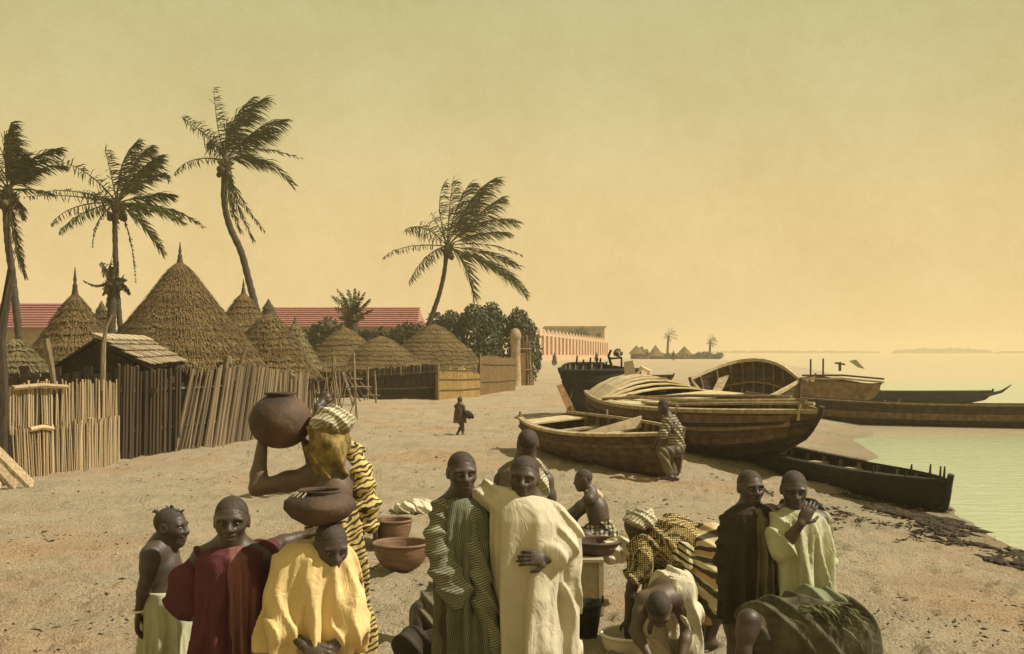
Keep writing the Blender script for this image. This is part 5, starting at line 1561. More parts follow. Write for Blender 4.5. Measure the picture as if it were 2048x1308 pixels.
class Person:
    def __init__(s, label, px, d, group=None, z=None):
        x = (px - 1024) / F * d
        s.loc = np.array([x, d, float(gz(x, d)) if z is None else z]); s.d = d
        s.root = thing('person', label, 'person', s.loc, group)
    def w(s, px, py, dd=0.0):
        return W(px, py, s.d + dd) - s.loc
    def secs(s, rows):
        out = []
        for r in rows:
            py, xl, xr, ry = r[:4]; dy = r[4] if len(r) > 4 else 0
            a, b = s.w(xl, py), s.w(xr, py); out.append((a[2], .5 * (a[0] + b[0]), dy, .5 * (b[0] - a[0]), ry))
        return out
    def stand(s, h, hh, yaw=0, wide=1.0):
        """a standing pose in the person's own frame"""
        u = h - hh
        J = dict(head=(0, 0, h - hh / 2), neck=(0, .02, u * .965), chest=(0, .02, u * .80), pelvis=(0, .02, u * .575))
        for k, sx in (('L', -1), ('R', 1)):
            J['sh' + k] = (sx * .125 * u * wide, .02, u * .915); J['el' + k] = (sx * .165 * u * wide, .02, u * .70); J['wr' + k] = (sx * .16 * u * wide, -.03, u * .52)
            J['hip' + k] = (sx * .06 * u, .02, u * .56); J['kn' + k] = (sx * .065 * u, 0, u * .31); J['an' + k] = (sx * .07 * u, .03, u * .05)
        Rm = Rz(yaw)
        J = {k: Rm @ np.array(v) for k, v in J.items()}
        J['yaw'] = yaw; J['hyaw'] = yaw; J['hpitch'] = 0; J['hroll'] = 0; J['hh'] = hh
        return J
    def body(s, J, h=.006, face=True, m=None, hands=('L', 'R'), hair=True, g=1.0, curl=.5, ears=True, hd=None):
        hh = J['hh']; u = hh / .215; A = {k: np.array(v, float) for k, v in J.items() if not np.isscalar(v)}
        sc = Sculpt(); k = .035
        Rb = Rz(J['yaw'])
        Rm = Rz(J['hyaw']) @ Rx(J['hpitch']) @ Ry(J['hroll'])
        c = A['head']
        def hp(x, y, z): return c + Rm @ (np.array([x, y, z]) * hh)
        fv_ = random.Random(int(abs(c[0]) * 1000 + s.d * 977)); fw, fj, fn_ = fv_.uniform(.93, 1.07), fv_.uniform(.90, 1.12), fv_.uniform(.85, 1.2)
        def he(x, y, z, rx, ry, rz, kk=.03, op='u'): sc.ell(hp(x, y, z), np.array([rx, ry, rz]) * hh, Rm, kk * hh / .2, op)
        he(0, .06, .13, .335, .425, .37); he(0, -.08, -.14, .26 * fw, .29, .34, .04); he(0, -.25, -.40 * (1 + .3 * (fj - 1)), .10 * fj, .10, .09, .05)
        if face:
            he(-.17, -.24, -.07, .10, .11, .10); he(.17, -.24, -.07, .10, .11, .10)
            he(-.14, -.335, .10, .12, .05, .035, .02); he(.14, -.335, .10, .12, .05, .035, .02)
            he(-.145, -.41, .015, .085, .075, .055, .02, 's'); he(.145, -.41, .015, .085, .075, .055, .02, 's')
            sc.cap(hp(0, -.345, .07), hp(0, -.43 - .02 * fn_, -.10), .032 * hh, .062 * fn_ * hh, .012)
            he(-.068, -.41, -.115, .05, .06, .042, .008); he(.068, -.41, -.115, .05, .06, .042, .008)
            he(0, -.375, -.215, .135 * fj, .075, .042 * fn_, .006); he(0, -.36, -.295, .115 * fj, .07, .045 * fn_, .006)
            he(0, -.455, -.255, .14, .05, .014, .005, 's')
        if ears:
            for sx in (-1, 1): he(sx * .345, .05, -.02, .045, .095, .14, .012); he(sx * .385, .02, -.01, .03, .05, .08, .01, 's')
        nk = A['neck']
        sc.chain([hp(0, .10, -.12), nk + [0, 0, .0]], [.046 * u * g, .052 * u * g], .022)
        ch, pe = A['chest'], A['pelvis']
        shw = np.linalg.norm(A['shR'] - A['shL'])
        ax = nz_(A['shR'] - A['shL']); up = nz_(nk - pe); fr = nz_(np.cross(up, ax)); up = np.cross(ax, fr)
        Rt = np.stack([ax, fr, up], 1)
        sc.ell(ch, (shw * .42, .105 * u * g, .17 * u), Rt, .05)
        sc.cap(ch, pe, .105 * u * g, .11 * u * g, .06)
        sc.ell(pe, (.145 * u * g, .11 * u * g, .11 * u), Rt, .05)
        sc.cap(A['shL'] * .85 + nk * .15, A['shR'] * .85 + nk * .15, .048 * u, None, .05)
        sc.chain([nk + (nk - ch) * .15, .5 * (A['shL'] + nk), A['shL']], [.05 * u, .046 * u, .042 * u], .05); sc.chain([nk + (nk - ch) * .15, .5 * (A['shR'] + nk), A['shR']], [.05 * u, .046 * u, .042 * u], .05)
        for q in 'LR':
            sh, el, wr = A['sh' + q], A['el' + q], A['wr' + q]
            sc.chain([sh, .6 * sh + .4 * el, el], [.050 * u * g, .046 * u * g, .036 * u * g], .03)
            sc.chain([el, .7 * el + .3 * wr, wr], [.036 * u * g, .037 * u * g, .024 * u * g], .02)
            hip, kn, an = A['hip' + q], A['kn' + q], A['an' + q]
            sc.chain([hip, .5 * (hip + kn), kn], [.085 * u * g, .07 * u * g, .05 * u * g], .04)
            sc.chain([kn, .68 * kn + .32 * an, an], [.05 * u * g, .052 * u * g, .032 * u * g], .03)
            fd = A.get('toe' + q); fd = Rb @ np.array([0.0, -1, 0]) if fd is None else nz_(fd)
            sc.cap(an - fd * .035 * u + [0, 0, -.02 * u], an + fd * .13 * u + [0, 0, -.035 * u], .035 * u, .026 * u, .03)
            if q in hands:
                hdv = A.get('hd' + q); hdv = nz_(wr - el) if hdv is None else nz_(hdv)
                pn = A.get('pn' + q); pn = np.array([1.0 if q == 'L' else -1.0, .3, 0]) if pn is None else pn
                pn = nz_(pn - hdv * (pn @ hdv)); la = np.cross(hdv, pn)
                if q == 'R': la = -la
                Rh = np.stack([la, pn, hdv], 1)
                sc.ell(wr + hdv * .048 * u, (.039 * u, .016 * u, .052 * u), Rh, .015)
                for i, (o, ln) in enumerate([(-.028, .062), (-.0095, .075), (.0095, .07), (.028, .052)]):
                    b = wr + hdv * .088 * u + la * o * u
                    d1 = nz_(hdv + la * o * 3 + pn * curl * .6); d2 = nz_(hdv + la * o * 3 + pn * curl * 1.9)
                    m1 = b + d1 * ln * .5 * u; sc.chain([b - hdv * .03 * u, b, m1, m1 + d2 * ln * .5 * u], [.0098 * u, .0095 * u, .009 * u, .0075 * u], .003)
                b = wr + hdv * .03 * u - la * .033 * u; d1 = nz_(hdv * .8 - la * .8 + pn * .4); m1 = b + d1 * .035 * u
                sc.chain([b, m1, m1 + nz_(hdv + pn * .4 - la * .2) * .034 * u], [.013 * u, .0105 * u, .0085 * u], .005)
        o = sc.build('body', m or M_SKIN, s.root, h)
        if hair:
            hs = Sculpt(); hs.ell(hp(0, .062, .132), np.array([.343, .429, .375]) * hh, Rm, .001)
            n = Rm @ np.array([0, .50, .62]); lo = c - hh; hi = c + hh
            hs.plane_cut(lo, hi, hp(0, -.31, .30), -n, .006)
            hs.build('hair', M_HAIR, s.root, max(h, .0065))
        if face and h < .009:
            for sx in (-1, 1):
                mb = MB(); e = hp(sx * .14, -.318, .018) + s.loc
                prof = [(.001, -1)] + [(math.cos(a), math.sin(a)) for a in np.linspace(-1.2, 1.2, 6)] + [(.001, 1)]
                mb.lathe([(r_ * .055 * hh, z_ * .032 * hh) for r_, z_ in prof], e, 12); eo = mb.build('eye', M_EYE, s.root, True)
                mb = MB(); f = hp(sx * .14 + .005, -.367, .018) + s.loc; mb.lathe([(r_ * .024 * hh, z_ * .026 * hh) for r_, z_ in prof], f, 10); mb.build('pupil', M_PUPIL, eo, True)
        return o
    def cloth(s, name, m, sc, h=.0095):
        return sc.build(name, m, s.root, h)

WRV = (.009, (62, 40, 6), (6, 9, 17))       # upright folds
WRD = (.009, (38, 30, 34), (17, -9, 13))    # slanting folds
WRH = (.0075, (10, 14, 70), (22, 18, 9))      # rings round a sleeve

def J_from(P, base, **kw):
    J = dict(base)
    for k, v in kw.items():
        J[k] = P.w(*v) if isinstance(v, tuple) and k[:2] not in ('hd', 'pn', 'to') else (np.array(v, float) if isinstance(v, tuple) else v)
    return J

# 1 bare-chested child in profile
P = Person('bare-chested child in profile with a pale green wrap and a bracelet, at the left', 330, 5.9)
J = J_from(P, P.stand(1.15, .205, R(80)), head=(343, 1054, 0), neck=(321, 1098, 0), chest=(326, 1138, 0), pelvis=(328, 1210, 0), shL=(300, 1112, -.10), shR=(338, 1110, .10),
           elL=(289, 1168, -.13), wrL=(277, 1222, -.12), elR=(352, 1165, .15), wrR=(366, 1215, .10), hyaw=R(78), hpitch=R(2), hdL=(-.1, 0, -1), pnL=(1, .2, 0))
P.body(J, hands=('L', 'R'), g=.86, m=M_SKIN)
sc = Sculpt().robe(P.secs([(1178, 290, 362, .13), (1200, 286, 370, .14), (1240, 286, 380, .145), (1308, 284, 386, .15), (1360, 282, 388, .155)]), nf=8, amp=(0.0074, 0.0174), seed=3)
P.cloth('wrap', M_GREENISH, sc)
m = MB(); wr = P.loc + P.w(277, 1222, -.12); m.lathe([(.031, -.006), (.036, 0), (.031, .006), (.028, 0), (.031, -.006)], wr, 14); m.build('bracelet', M_ENAMEL, P.root, True)
m = MB()
for (x, y) in ((314, 1026), (364, 1024), (340, 1018)):
    q = P.loc + P.w(x, y, 0)
    for i in range(7): m.tube([q, q + [rnd.uniform(-.03, .03), rnd.uniform(-.03, .03), rnd.uniform(.005, .025)]], [.005, .002], 4)
m.build('hair_tuft', M_HAIR, P.root)

# 2 maroon robe
P = Person('boy in a maroon robe over a rose tunic, hand on his hip', 460, 4.9)
J = J_from(P, P.stand(1.36, .216, 0), head=(463, 1042, 0), neck=(463, 1098, .03), chest=(460, 1150, .03), pelvis=(455, 1260, .03), shL=(405, 1120, .02), shR=(520, 1118, .03),
           elL=(362, 1188, .02), wrL=(394, 1236, -.06), elR=(552, 1092, .14), wrR=(604, 1072, .20), hyaw=R(8), hpitch=R(4), hdL=(.8, -.1, -.5), pnL=(.4, .3, .6), pnR=(0, 0, -1))
P.body(J, hands=('L', 'R'))
sc = Sculpt().robe(P.secs([(1087, 442, 486, .06), (1093, 424, 506, .09), (1102, 404, 524, .118), (1116, 394, 530, .13), (1140, 398, 530, .135), (1190, 396, 526, .14), (1260, 390, 520, .15), (1330, 380, 524, .16), (1480, 368, 540, .19)]), nf=7, amp=(0.0058, 0.0203), seed=5)
sc.chain([P.w(515, 1115, .04), P.w(545, 1096, .12)], [.066, .055], .04, WRD)
P.cloth('robe', M_MAROON, sc)
sc = Sculpt().chain([P.w(408, 1118, .02), P.w(374, 1160, .02), P.w(364, 1192, .02), P.w(382, 1216, -.03)], [.062, .066, .070, .066], .03, (.007, (38, 30, 34), (17, -9, 13)))
P.cloth('sleeve', M_MAROON, sc)
sc = Sculpt().robe(P.secs([(1088, 450, 492, .058, -.014), (1104, 446, 514, .105, -.022), (1140, 452, 520, .13, -.022), (1200, 458, 522, .135, -.022), (1300, 470, 522, .15, -.022), (1480, 456, 532, .19, -.02)]), nf=9, amp=(0.0042, 0.0087), seed=8)
P.cloth('tunic', M_MAROON_IN, sc)

# 3 yellow robe, pot on the head
P = Person('girl in a bright yellow robe with a wide dark pot on her head', 628, 4.8)
J = J_from(P, P.stand(1.36, .20, 0), head=(662, 1092, -.05), neck=(638, 1128, .03), chest=(628, 1175, .03), pelvis=(625, 1285, .04), shL=(572, 1125, .03), shR=(690, 1125, .03), elL=(545, 1225, -.02), wrL=(606, 1290, -.19), elR=(716, 1225, -.02), wrR=(672, 1290, -.17),
           hyaw=R(28), hpitch=R(20), hdL=(.8, -.2, -.25), hdR=(-.8, -.2, -.35), pnL=(0, .8, -.4), pnR=(0, .8, -.4))
P.body(J, g=.95)
sc = Sculpt().robe(P.secs([(1082, 588, 656, .06), (1092, 572, 692, .09), (1112, 558, 706, .12), (1150, 552, 706, .145), (1210, 542, 712, .16), (1262, 532, 718, .17), (1300, 526, 722, .175)]), nf=10, amp=(0.0074, 0.0261), seed=12)
sc.chain([P.w(576, 1130, .0), P.w(560, 1200, -.06), P.w(568, 1262, -.13)], [.06, .064, .07], .05, WRV)
sc.chain([P.w(686, 1130, .0), P.w(700, 1200, -.06), P.w(702, 1262, -.12)], [.06, .064, .07], .05, WRV)
P.cloth('robe', M_YELLOW, sc)
sc = Sculpt().robe(P.secs([(1278, 540, 712, .13), (1340, 534, 718, .14), (1480, 530, 722, .17)]), nf=8, amp=(0.0106, 0.0203), seed=13)
P.cloth('skirt', M_DARK, sc)
pl = P.loc + P.w(640, 1052, .0)
pot = thing('clay_pot', 'wide-mouthed dark clay pot balanced on the yellow robed girl', 'pot', pl)
m = MB(); prof = [(.01, 0), (.07, .012), (.125, .055), (.158, .105), (.155, .145), (.125, .178), (.092, .186), (.088, .196), (.098, .206), (.093, .212), (.080, .204), (.082, .18), (.12, .165), (.142, .12), (.10, .05), (.01, .02)]
prof = [(a_, b_ * .76) for a_, b_ in prof]
m.lathe(prof, pl, 40); m.build('body', M_SOOT, pot, True)
for i in range(3):
    m = MB(); a = R(215 + i * 14); m.tube([pl + [.096 * math.cos(a), .096 * math.sin(a), .154], pl + [.126 * math.cos(a), .126 * math.sin(a), .137]], [.0045, .003], 5); m.build('drip_mark', M_PLASTER, pot)

# 4 woman with a big round pot
P = Person('tall bare-armed woman in a gold veil lifting a big round pot beside her head', 664, 5.5)
J = J_from(P, P.stand(1.70, .215, R(150)), head=(662, 858, 0), neck=(662, 925, .02), chest=(668, 985, .03), pelvis=(668, 1120, .03), shL=(618, 955, .0), shR=(706, 955, .04), elL=(514, 976, -.02), wrL=(525, 884, .03), elR=(636, 948, .20), wrR=(612, 884, .14),
           hyaw=R(150), hpitch=R(5), hdL=(-.05, .1, 1), hdR=(-.25, -.1, 1), pnL=(1, .1, .1), pnR=(-.8, 0, .3))
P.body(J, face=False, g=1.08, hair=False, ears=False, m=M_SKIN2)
sc = Sculpt().ell(P.w(666, 838, -.01), (.098, .115, .068), Ry(R(8)), .03, wr=(.006, (30, 30, 90), (20, 14, 9)))
sc.ell(P.w(690, 845, .0), (.05, .06, .04), None, .03); sc.ell(P.w(640, 850, -.03), (.06, .08, .035), Ry(R(-20)), .03, wr=(.005, (30, 30, 90), (20, 14, 9)))
P.cloth('headscarf', M_SCARF, sc, .008)
sc = Sculpt().chain([P.w(655, 862, -.01), P.w(655, 900, -.03), P.w(650, 935, -.03)], [.098, .094, .07], .04, WRD).cap(P.w(668, 890, -.04), P.w(690, 945, -.05), .06, .012, .03, wr=WRD)
P.cloth('veil', M_GOLD, sc, .008)
sc = Sculpt().chain([P.w(684, 876, .07), P.w(704, 910, .06), P.w(722, 955, .03), P.w(738, 1010, .02), P.w(742, 1060, .02)], [.03, .058, .062, .05, .03], .03, WRH)
sc.robe(P.secs([(1002, 616, 728, .11, .03), (1030, 610, 728, .135, .03), (1120, 606, 728, .15, .03), (1250, 602, 734, .17, .03), (1430, 596, 740, .2, .03)]), nf=8, amp=(0.0074, 0.0203), seed=21)
P.cloth('wrap', M_TIGER, sc)
pl = P.loc + P.w(561, 897, .05)
pot = thing('clay_pot', 'big round clay pot held up by the bare-armed woman', 'pot', pl)
m = MB(); r0 = .158; prof = [(.005, -.0)] + [(r0 * math.cos(a), r0 * .88 * (1 + math.sin(a))) for a in np.linspace(-1.45, 1.12, 18)] + [(.062, .262), (.078, .275), (.080, .283), (.068, .280), (.055, .262), (.10, .22), (.13, .15), (.09, .05), (.005, .02)]
m.lathe(prof, pl, 44); m.build('body', M_CLAY, pot, True)

# 5 head behind the woman
P = Person('person standing behind the woman with the round pot, only the head showing', 650, 15.2)
J = P.stand(1.56, .21, R(70)); J['head'] = P.w(651, 797)
P.body(J, h=.014, hands=())
sc = Sculpt().robe(P.secs([(812, 640, 662, .06), (820, 630, 674, .09), (850, 626, 676, .12), (960, 622, 680, .18), (985, 620, 682, .18)]), seed=2)
P.cloth('robe', M_GREYBROWN, sc, .018)

# 6 small child walking on the beach
P = Person('small child walking alone on the open sand with a bundle under one arm', 920, 26.0)
J = P.stand(.92, .165, R(160)); J['anL'] = np.array([-.07, .14, .04]); J['anR'] = np.array([.07, -.06, .04]); J['knR'] = np.array([.06, -.05, .23]); J['elR'] = np.array([.17, -.02, .52]); J['wrR'] = np.array([.12, -.12, .44])
P.body(J, h=.011, hands=(), face=False)
sc = Sculpt().robe([(.70, 0, .02, .08, .06), (.66, 0, .02, .12, .08), (.5, 0, .02, .13, .10), (.30, 0, .02, .15, .12)], seed=4)
P.cloth('tunic', M_GREYBROWN, sc, .012)
bl = thing('cloth_bundle', 'bundle carried under the arm of the small walking child', 'bundle', P.loc + [.2, -.06, .5])
Sculpt().ell((0, 0, 0), (.15, .09, .085), Ry(R(25)), .01, wr=(.008, (50, 40, 60), (20, 10, 9))).build('cloth', M_DARK, bl, .012)

# 9 behind (built before the pair so the pair stands in front)
P = Person('person in a grey-brown robe half hidden behind the white robe boy, facing the boats', 1048, 7.5)
J = P.stand(1.43, .205, R(175)); J['head'] = P.w(1056, 888); J['neck'] = P.w(1050, 925, .02)
P.body(J, h=.010, hands=(), face=False)
sc = Sculpt().robe(P.secs([(916, 1034, 1078, .06), (926, 1012, 1088, .09), (940, 996, 1096, .12), (985, 990, 1102, .14), (1100, 988, 1108, .16), (1215, 984, 1112, .2)]), seed=6, nf=8)
P.cloth('robe', M_GREYBROWN, sc, .012)
sc = Sculpt().chain([P.w(1072, 930, -.05), P.w(1082, 965, -.08), P.w(1080, 1010, -.09)], [.04, .055, .04], .03, WRD)
P.cloth('shawl', M_SCARF, sc, .011)

# 7 striped robe
P = Person('boy in a long striped grey-green robe with loose hanging sleeves', 930, 5.9)
J = J_from(P, P.stand(1.46, .222, R(12)), head=(924, 945, 0), neck=(924, 996, .03), chest=(928, 1045, .03), pelvis=(935, 1150, .03), shL=(886, 1018, .02), shR=(968, 1016, .03), elL=(876, 1098, -.02), wrL=(910, 1180, -.10), elR=(965, 1105, -.06), wrR=(985, 1190, -.08),
           hyaw=R(16), hpitch=R(6))
P.body(J)
sc = Sculpt().robe(P.secs([(992, 906, 946, .055), (1000, 890, 962, .085), (1014, 878, 978, .105), (1040, 870, 986, .125), (1100, 872, 990, .14), (1200, 880, 996, .155), (1308, 880, 1014, .175), (1385, 874, 1024, .19)]), nf=9, amp=(0.0058, 0.0188), seed=31)
sc.plane_cut(P.w(900, 990, -.3), P.w(960, 1040, .02), P.w(928, 1022, -.16), (0, -.42, .9), .01)
P.cloth('robe', M_STRIPE_V, sc)
sc = Sculpt().chain([P.w(886, 1016, -.01), P.w(878, 1080, -.05), P.w(892, 1140, -.09), P.w(912, 1178, -.12)], [.064, .075, .084, .095], .03, WRH)
P.cloth('sleeve', M_STRIPE, sc)
sc = Sculpt().chain([P.w(966, 1012, -.0), P.w(940, 1036, -.075), P.w(950, 1110, -.10), P.w(970, 1200, -.12), P.w(992, 1290, -.13), P.w(1002, 1330, -.13)], [.055, .042, .052, .055, .05, .03], .04, WRD)
P.cloth('sleeve', M_STRIPE, sc)

# 8 white robe
P = Person('laughing boy in a voluminous white robe, arm round the striped robe boy', 1060, 5.8)
J = J_from(P, P.stand(1.46, .225, R(-4)), head=(1048, 955, 0), neck=(1058, 1008, .03), chest=(1062, 1070, .03), pelvis=(1066, 1180, .03), shL=(1008, 1018, .04), shR=(1112, 1035, .03), elL=(960, 1002, .16), wrL=(905, 1012, .18), elR=(1146, 1082, -.03), wrR=(1098, 1118, -.18),
           hyaw=R(-6), hpitch=R(4), hroll=R(5), hdR=(-.9, -.2, .1), pnR=(0, .8, -.4), pnL=(0, -.6, -.8))
P.body(J, hands=('R',))
sc = Sculpt().robe(P.secs([(986, 1004, 1064, .06), (994, 990, 1086, .095), (1010, 984, 1112, .125), (1036, 982, 1132, .15), (1090, 984, 1140, .17), (1180, 992, 1138, .185), (1262, 1002, 1144, .195), (1304, 1006, 1150, .20)]), nf=6, amp=(0.0042, 0.0174), seed=41)
sc.chain([P.w(1016, 1000, .0), P.w(974, 990, .10), P.w(942, 996, .16)], [.07, .062, .045], .06, WRD)
sc.chain([P.w(1112, 1032, .0), P.w(1134, 1066, -.03), P.w(1124, 1096, -.10), P.w(1106, 1114, -.15)], [.066, .074, .07, .058], .04, WRD)
sc.chain([P.w(1138, 1085, -.04), P.w(1142, 1180, -.05), P.w(1138, 1306, -.05)], [.055, .05, .062], .03, WRV)
sc.chain([P.w(1090, 1120, -.14), P.w(1076, 1200, -.17), P.w(1084, 1300, -.17)], [.012, .03, .035], .06)
sc.plane_cut(P.w(1010, 975, -.3), P.w(1130, 1060, .02), P.w(1078, 1012, -.13), (.35, -.5, .8), .012)
P.cloth('robe', M_WHITE, sc)
sc = Sculpt().robe(P.secs([(1290, 1012, 1140, .15), (1360, 1008, 1146, .16), (1440, 1004, 1150, .17)]), seed=2, amp=(0.0074, 0.0145))
P.cloth('underskirt', M_DARK, sc, .012)

# 10 seated child in profile
P = Person('bare-backed child with a flowered skirt sitting on the sand in profile', 1192, 11.2)
J = J_from(P, P.stand(1.2, .215, R(-85)), head=(1166, 960, 0), neck=(1184, 988, 0), chest=(1194, 1018, 0), pelvis=(1204, 1072, 0), shL=(1178, 998, -.12), shR=(1188, 1000, .12), elL=(1134, 1030, -.13), wrL=(1150, 1068, -.10), elR=(1150, 1035, .12), wrR=(1142, 1075, .08),
           hipL=(1200, 1080, -.08), hipR=(1200, 1080, .08), knL=(1140, 1066, -.14), knR=(1140, 1066, .14), anL=(1182, 1084, -.05), anR=(1178, 1086, .1), hyaw=R(-88), hpitch=R(10), toeL=(-1, 0, 0), toeR=(-1, 0, 0))
P.body(J, h=.010, m=M_SKIN, g=.95)
sc = Sculpt().chain([P.w(1203, 1050, 0), P.w(1203, 1076, 0), P.w(1165, 1078, -.04), P.w(1142, 1072, -.06)], [.115, .155, .12, .085], .05, WRD).chain([P.w(1203, 1076, 0), P.w(1165, 1080, .06)], [.15, .11], .05)
P.cloth('skirt', M_FLORAL, sc, .012)
sc = Sculpt().chain([P.w(1176, 984, -.05), P.w(1190, 984, 0), P.w(1200, 992, -.02), P.w(1204, 1000, -.03)], [.03, .04, .028, .012], .02)
P.cloth('neckerchief', M_CREAM, sc, .011)

# 11 bending woman
P = Person('woman bending double over the white basin in a dotted blouse and yellow striped wrap', 1400, 7.4)
J = J_from(P, P.stand(1.5, .215, R(-85)), head=(1276, 1054, -.02), neck=(1294, 1076, 0), chest=(1318, 1090, 0), pelvis=(1412, 1098, 0), shL=(1288, 1104, -.14), shR=(1286, 1098, .14), elL=(1264, 1172, -.16), wrL=(1256, 1238, -.14), elR=(1296, 1176, .10), wrR=(1272, 1240, -.02),
           hipL=(1420, 1118, -.09), hipR=(1420, 1118, .09), knL=(1436, 1206, -.09), knR=(1404, 1206, .11), anL=(1418, 1282, -.09), anR=(1398, 1276, .12), hyaw=R(-75), hpitch=R(45), toeL=(-1, -.2, 0), toeR=(-1, -.1, 0), hdL=(.1, 0, -1), hdR=(-.1, 0, -1), pnL=(.3, 1, 0), pnR=(-.2, -1, 0))
P.body(J, h=.0085, hair=False, g=1.02)
sc = Sculpt().chain([P.w(1392, 1098, 0), P.w(1340, 1088, 0), P.w(1296, 1094, 0)], [.165, .18, .135], .06, WRD).chain([P.w(1290, 1100, -.12), P.w(1274, 1146, -.15)], [.095, .085], .04, WRD).chain([P.w(1290, 1100, .12), P.w(1290, 1140, .12)], [.09, .085], .04)
P.cloth('blouse', M_DOTS, sc, .010)
sc = Sculpt().chain([P.w(1386, 1100, 0), P.w(1418, 1106, 0), P.w(1428, 1150, 0), P.w(1424, 1196, 0)], [.165, .205, .205, .19], .05, (.009, (20, 12, 44), (8, 9, -6)))
sc.plane_cut(P.w(1300, 1180, -.4), P.w(1560, 1280, .4), P.w(1424, 1207, 0), (0.12, 0, -1), .01)
kn_ = P.w(1366, 1104)
M_FAN = fan('fanned_striped_wrap_cloth', (.07, .056, .036), (.46, .385, .22), (.85, .68, .56), 25, kn_[0] - .16, kn_[2] + .03)
P.cloth('wrap', M_FAN, sc, .010)
sc = Sculpt().ell(P.w(1366, 1104, -.18), (.062, .045, .075), Ry(R(25)), .02, wr=(.006, (60, 30, 40), (20, 12, 30))).ell(P.w(1376, 1128, -.19), (.035, .03, .05), None, .02)
P.cloth('wrap_knot', M_WRAP, sc, .009)
sc = Sculpt().ell(P.w(1280, 1040, -.02), (.112, .12, .062), Ry(R(14)), .02, wr=(.007, (26, 22, 80), (18, 12, 14))).cap(P.w(1296, 1028, 0), P.w(1304, 1040, 0), .045, .03, .02).cap(P.w(1300, 1046, -.05), P.w(1322, 1044, -.05), .022, .010, .02)
P.cloth('headscarf', M_SCARF, sc, .009)

# 12 bending girl towards the camera
P = Person('girl bent forward towards the viewer, bare shoulder, white cloth over her back', 1335, 6.8)
J = J_from(P, P.stand(1.3, .215, 0), head=(1318, 1218, -.10), neck=(1326, 1196, .04), chest=(1334, 1188, .16), pelvis=(1348, 1200, .48), shL=(1288, 1200, .05), shR=(1364, 1200, .05), elL=(1270, 1262, -.02), wrL=(1296, 1308, -.12), elR=(1374, 1264, -.02), wrR=(1362, 1316, -.12),
           hipL=(1326, 1214, .48), hipR=(1370, 1214, .48), knL=(1312, 1258, .30), knR=(1378, 1258, .30), anL=(1318, 1305, .45), anR=(1372, 1305, .45), hyaw=R(-8), hpitch=R(62), hdL=(.2, -.1, -1), hdR=(-.1, -.1, -1))
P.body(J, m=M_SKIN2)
sc = Sculpt().chain([P.w(1350, 1196, .5), P.w(1346, 1180, .25), P.w(1358, 1184, .08)], [.15, .135, .085], .06, WRD).chain([P.w(1368, 1186, .06), P.w(1382, 1230, .02), P.w(1386, 1320, .02)], [.075, .06, .065], .05, WRV)
P.cloth('shirt', M_WHITE, sc)
sc = Sculpt().robe(P.secs([(1195, 1310, 1385, .12, .5), (1240, 1306, 1392, .16, .45), (1300, 1300, 1396, .18, .42)]), seed=3, nf=7)
P.cloth('skirt', M_CREAM, sc, .011)
sc = Sculpt().chain([P.w(1318, 1262, .06), P.w(1320, 1310, .08), P.w(1318, 1340, .08)], [.05, .075, .08], .03, WRD)
P.cloth('wet_cloth', M_CREAM, sc)

# 13 dark robe
P = Person('boy in a dark open robe with his arm round a lighter dressed friend', 1498, 6.1)
J = J_from(P, P.stand(1.335, .196, R(10)), head=(1501, 976, 0), neck=(1499, 1022, .03), chest=(1497, 1065, .03), pelvis=(1496, 1160, .03), shL=(1459, 1044, .02), shR=(1534, 1036, .03), elL=(1452, 1120, .02), wrL=(1464, 1196, -.03), elR=(1592, 1018, .14), wrR=(1642, 1014, .03), hyaw=R(14), hpitch=R(2), hdR=(.55, -.25, -.9), pnR=(-.9, -.2, -.5))
P.body(J)
sc = Sculpt().robe(P.secs([(1006, 1482, 1520, .062), (1012, 1468, 1534, .09), (1024, 1452, 1544, .115), (1036, 1447, 1547, .12), (1060, 1446, 1546, .12), (1120, 1443, 1546, .13), (1206, 1443, 1549, .145), (1240, 1442, 1550, .15)]), nf=7, amp=(0.0058, 0.0159), seed=51)
sc.chain([P.w(1460, 1044, .0), P.w(1452, 1115, .0), P.w(1460, 1186, -.02)], [.058, .06, .06], .03, WRH)
sc.chain([P.w(1528, 1036, .03), P.w(1590, 1016, .14), P.w(1622, 1012, .09)], [.06, .055, .05], .04, WRD)
P.cloth('robe', M_DARK, sc)
sc = Sculpt().robe(P.secs([(1012, 1494, 1518, .09, -.018), (1034, 1498, 1534, .105, -.02), (1100, 1502, 1545, .125, -.02), (1206, 1500, 1546, .145, -.018), (1238, 1500, 1546, .15, -.018)]), nf=8, amp=(0.0042, 0.0087), seed=52)
P.cloth('tunic', M_GREYBROWN, sc)

# 14 light robe
P = Person('boy in a pale green smock holding one hand to his shoulder', 1600, 6.0)
J = J_from(P, P.stand(1.34, .198, R(-8)), head=(1588, 979, 0), neck=(1592, 1026, .03), chest=(1598, 1068, .03), pelvis=(1604, 1165, .03), shL=(1560, 1045, .01), shR=(1640, 1042, .03), elL=(1566, 1092, -.09), wrL=(1602, 1048, -.16), elR=(1650, 1115, .02), wrR=(1652, 1190, -.02), hyaw=R(-5), hpitch=R(12), hdL=(.5, .1, .9), pnL=(.3, .9, -.2))
P.body(J)
sc = Sculpt().robe(P.secs([(1016, 1572, 1612, .05), (1024, 1560, 1628, .08), (1036, 1550, 1642, .105), (1062, 1547, 1652, .12), (1120, 1550, 1654, .135), (1200, 1550, 1664, .155), (1310, 1544, 1674, .18)]), nf=8, amp=(0.0058, 0.0261), seed=61)
sc.chain([P.w(1560, 1044, -.02), P.w(1564, 1094, -.085)], [.064, .082], .04, WRD); sc.chain([P.w(1640, 1044, .02), P.w(1652, 1120, .01)], [.055, .06], .04, WRV)
P.cloth('smock', M_GREENISH, sc)

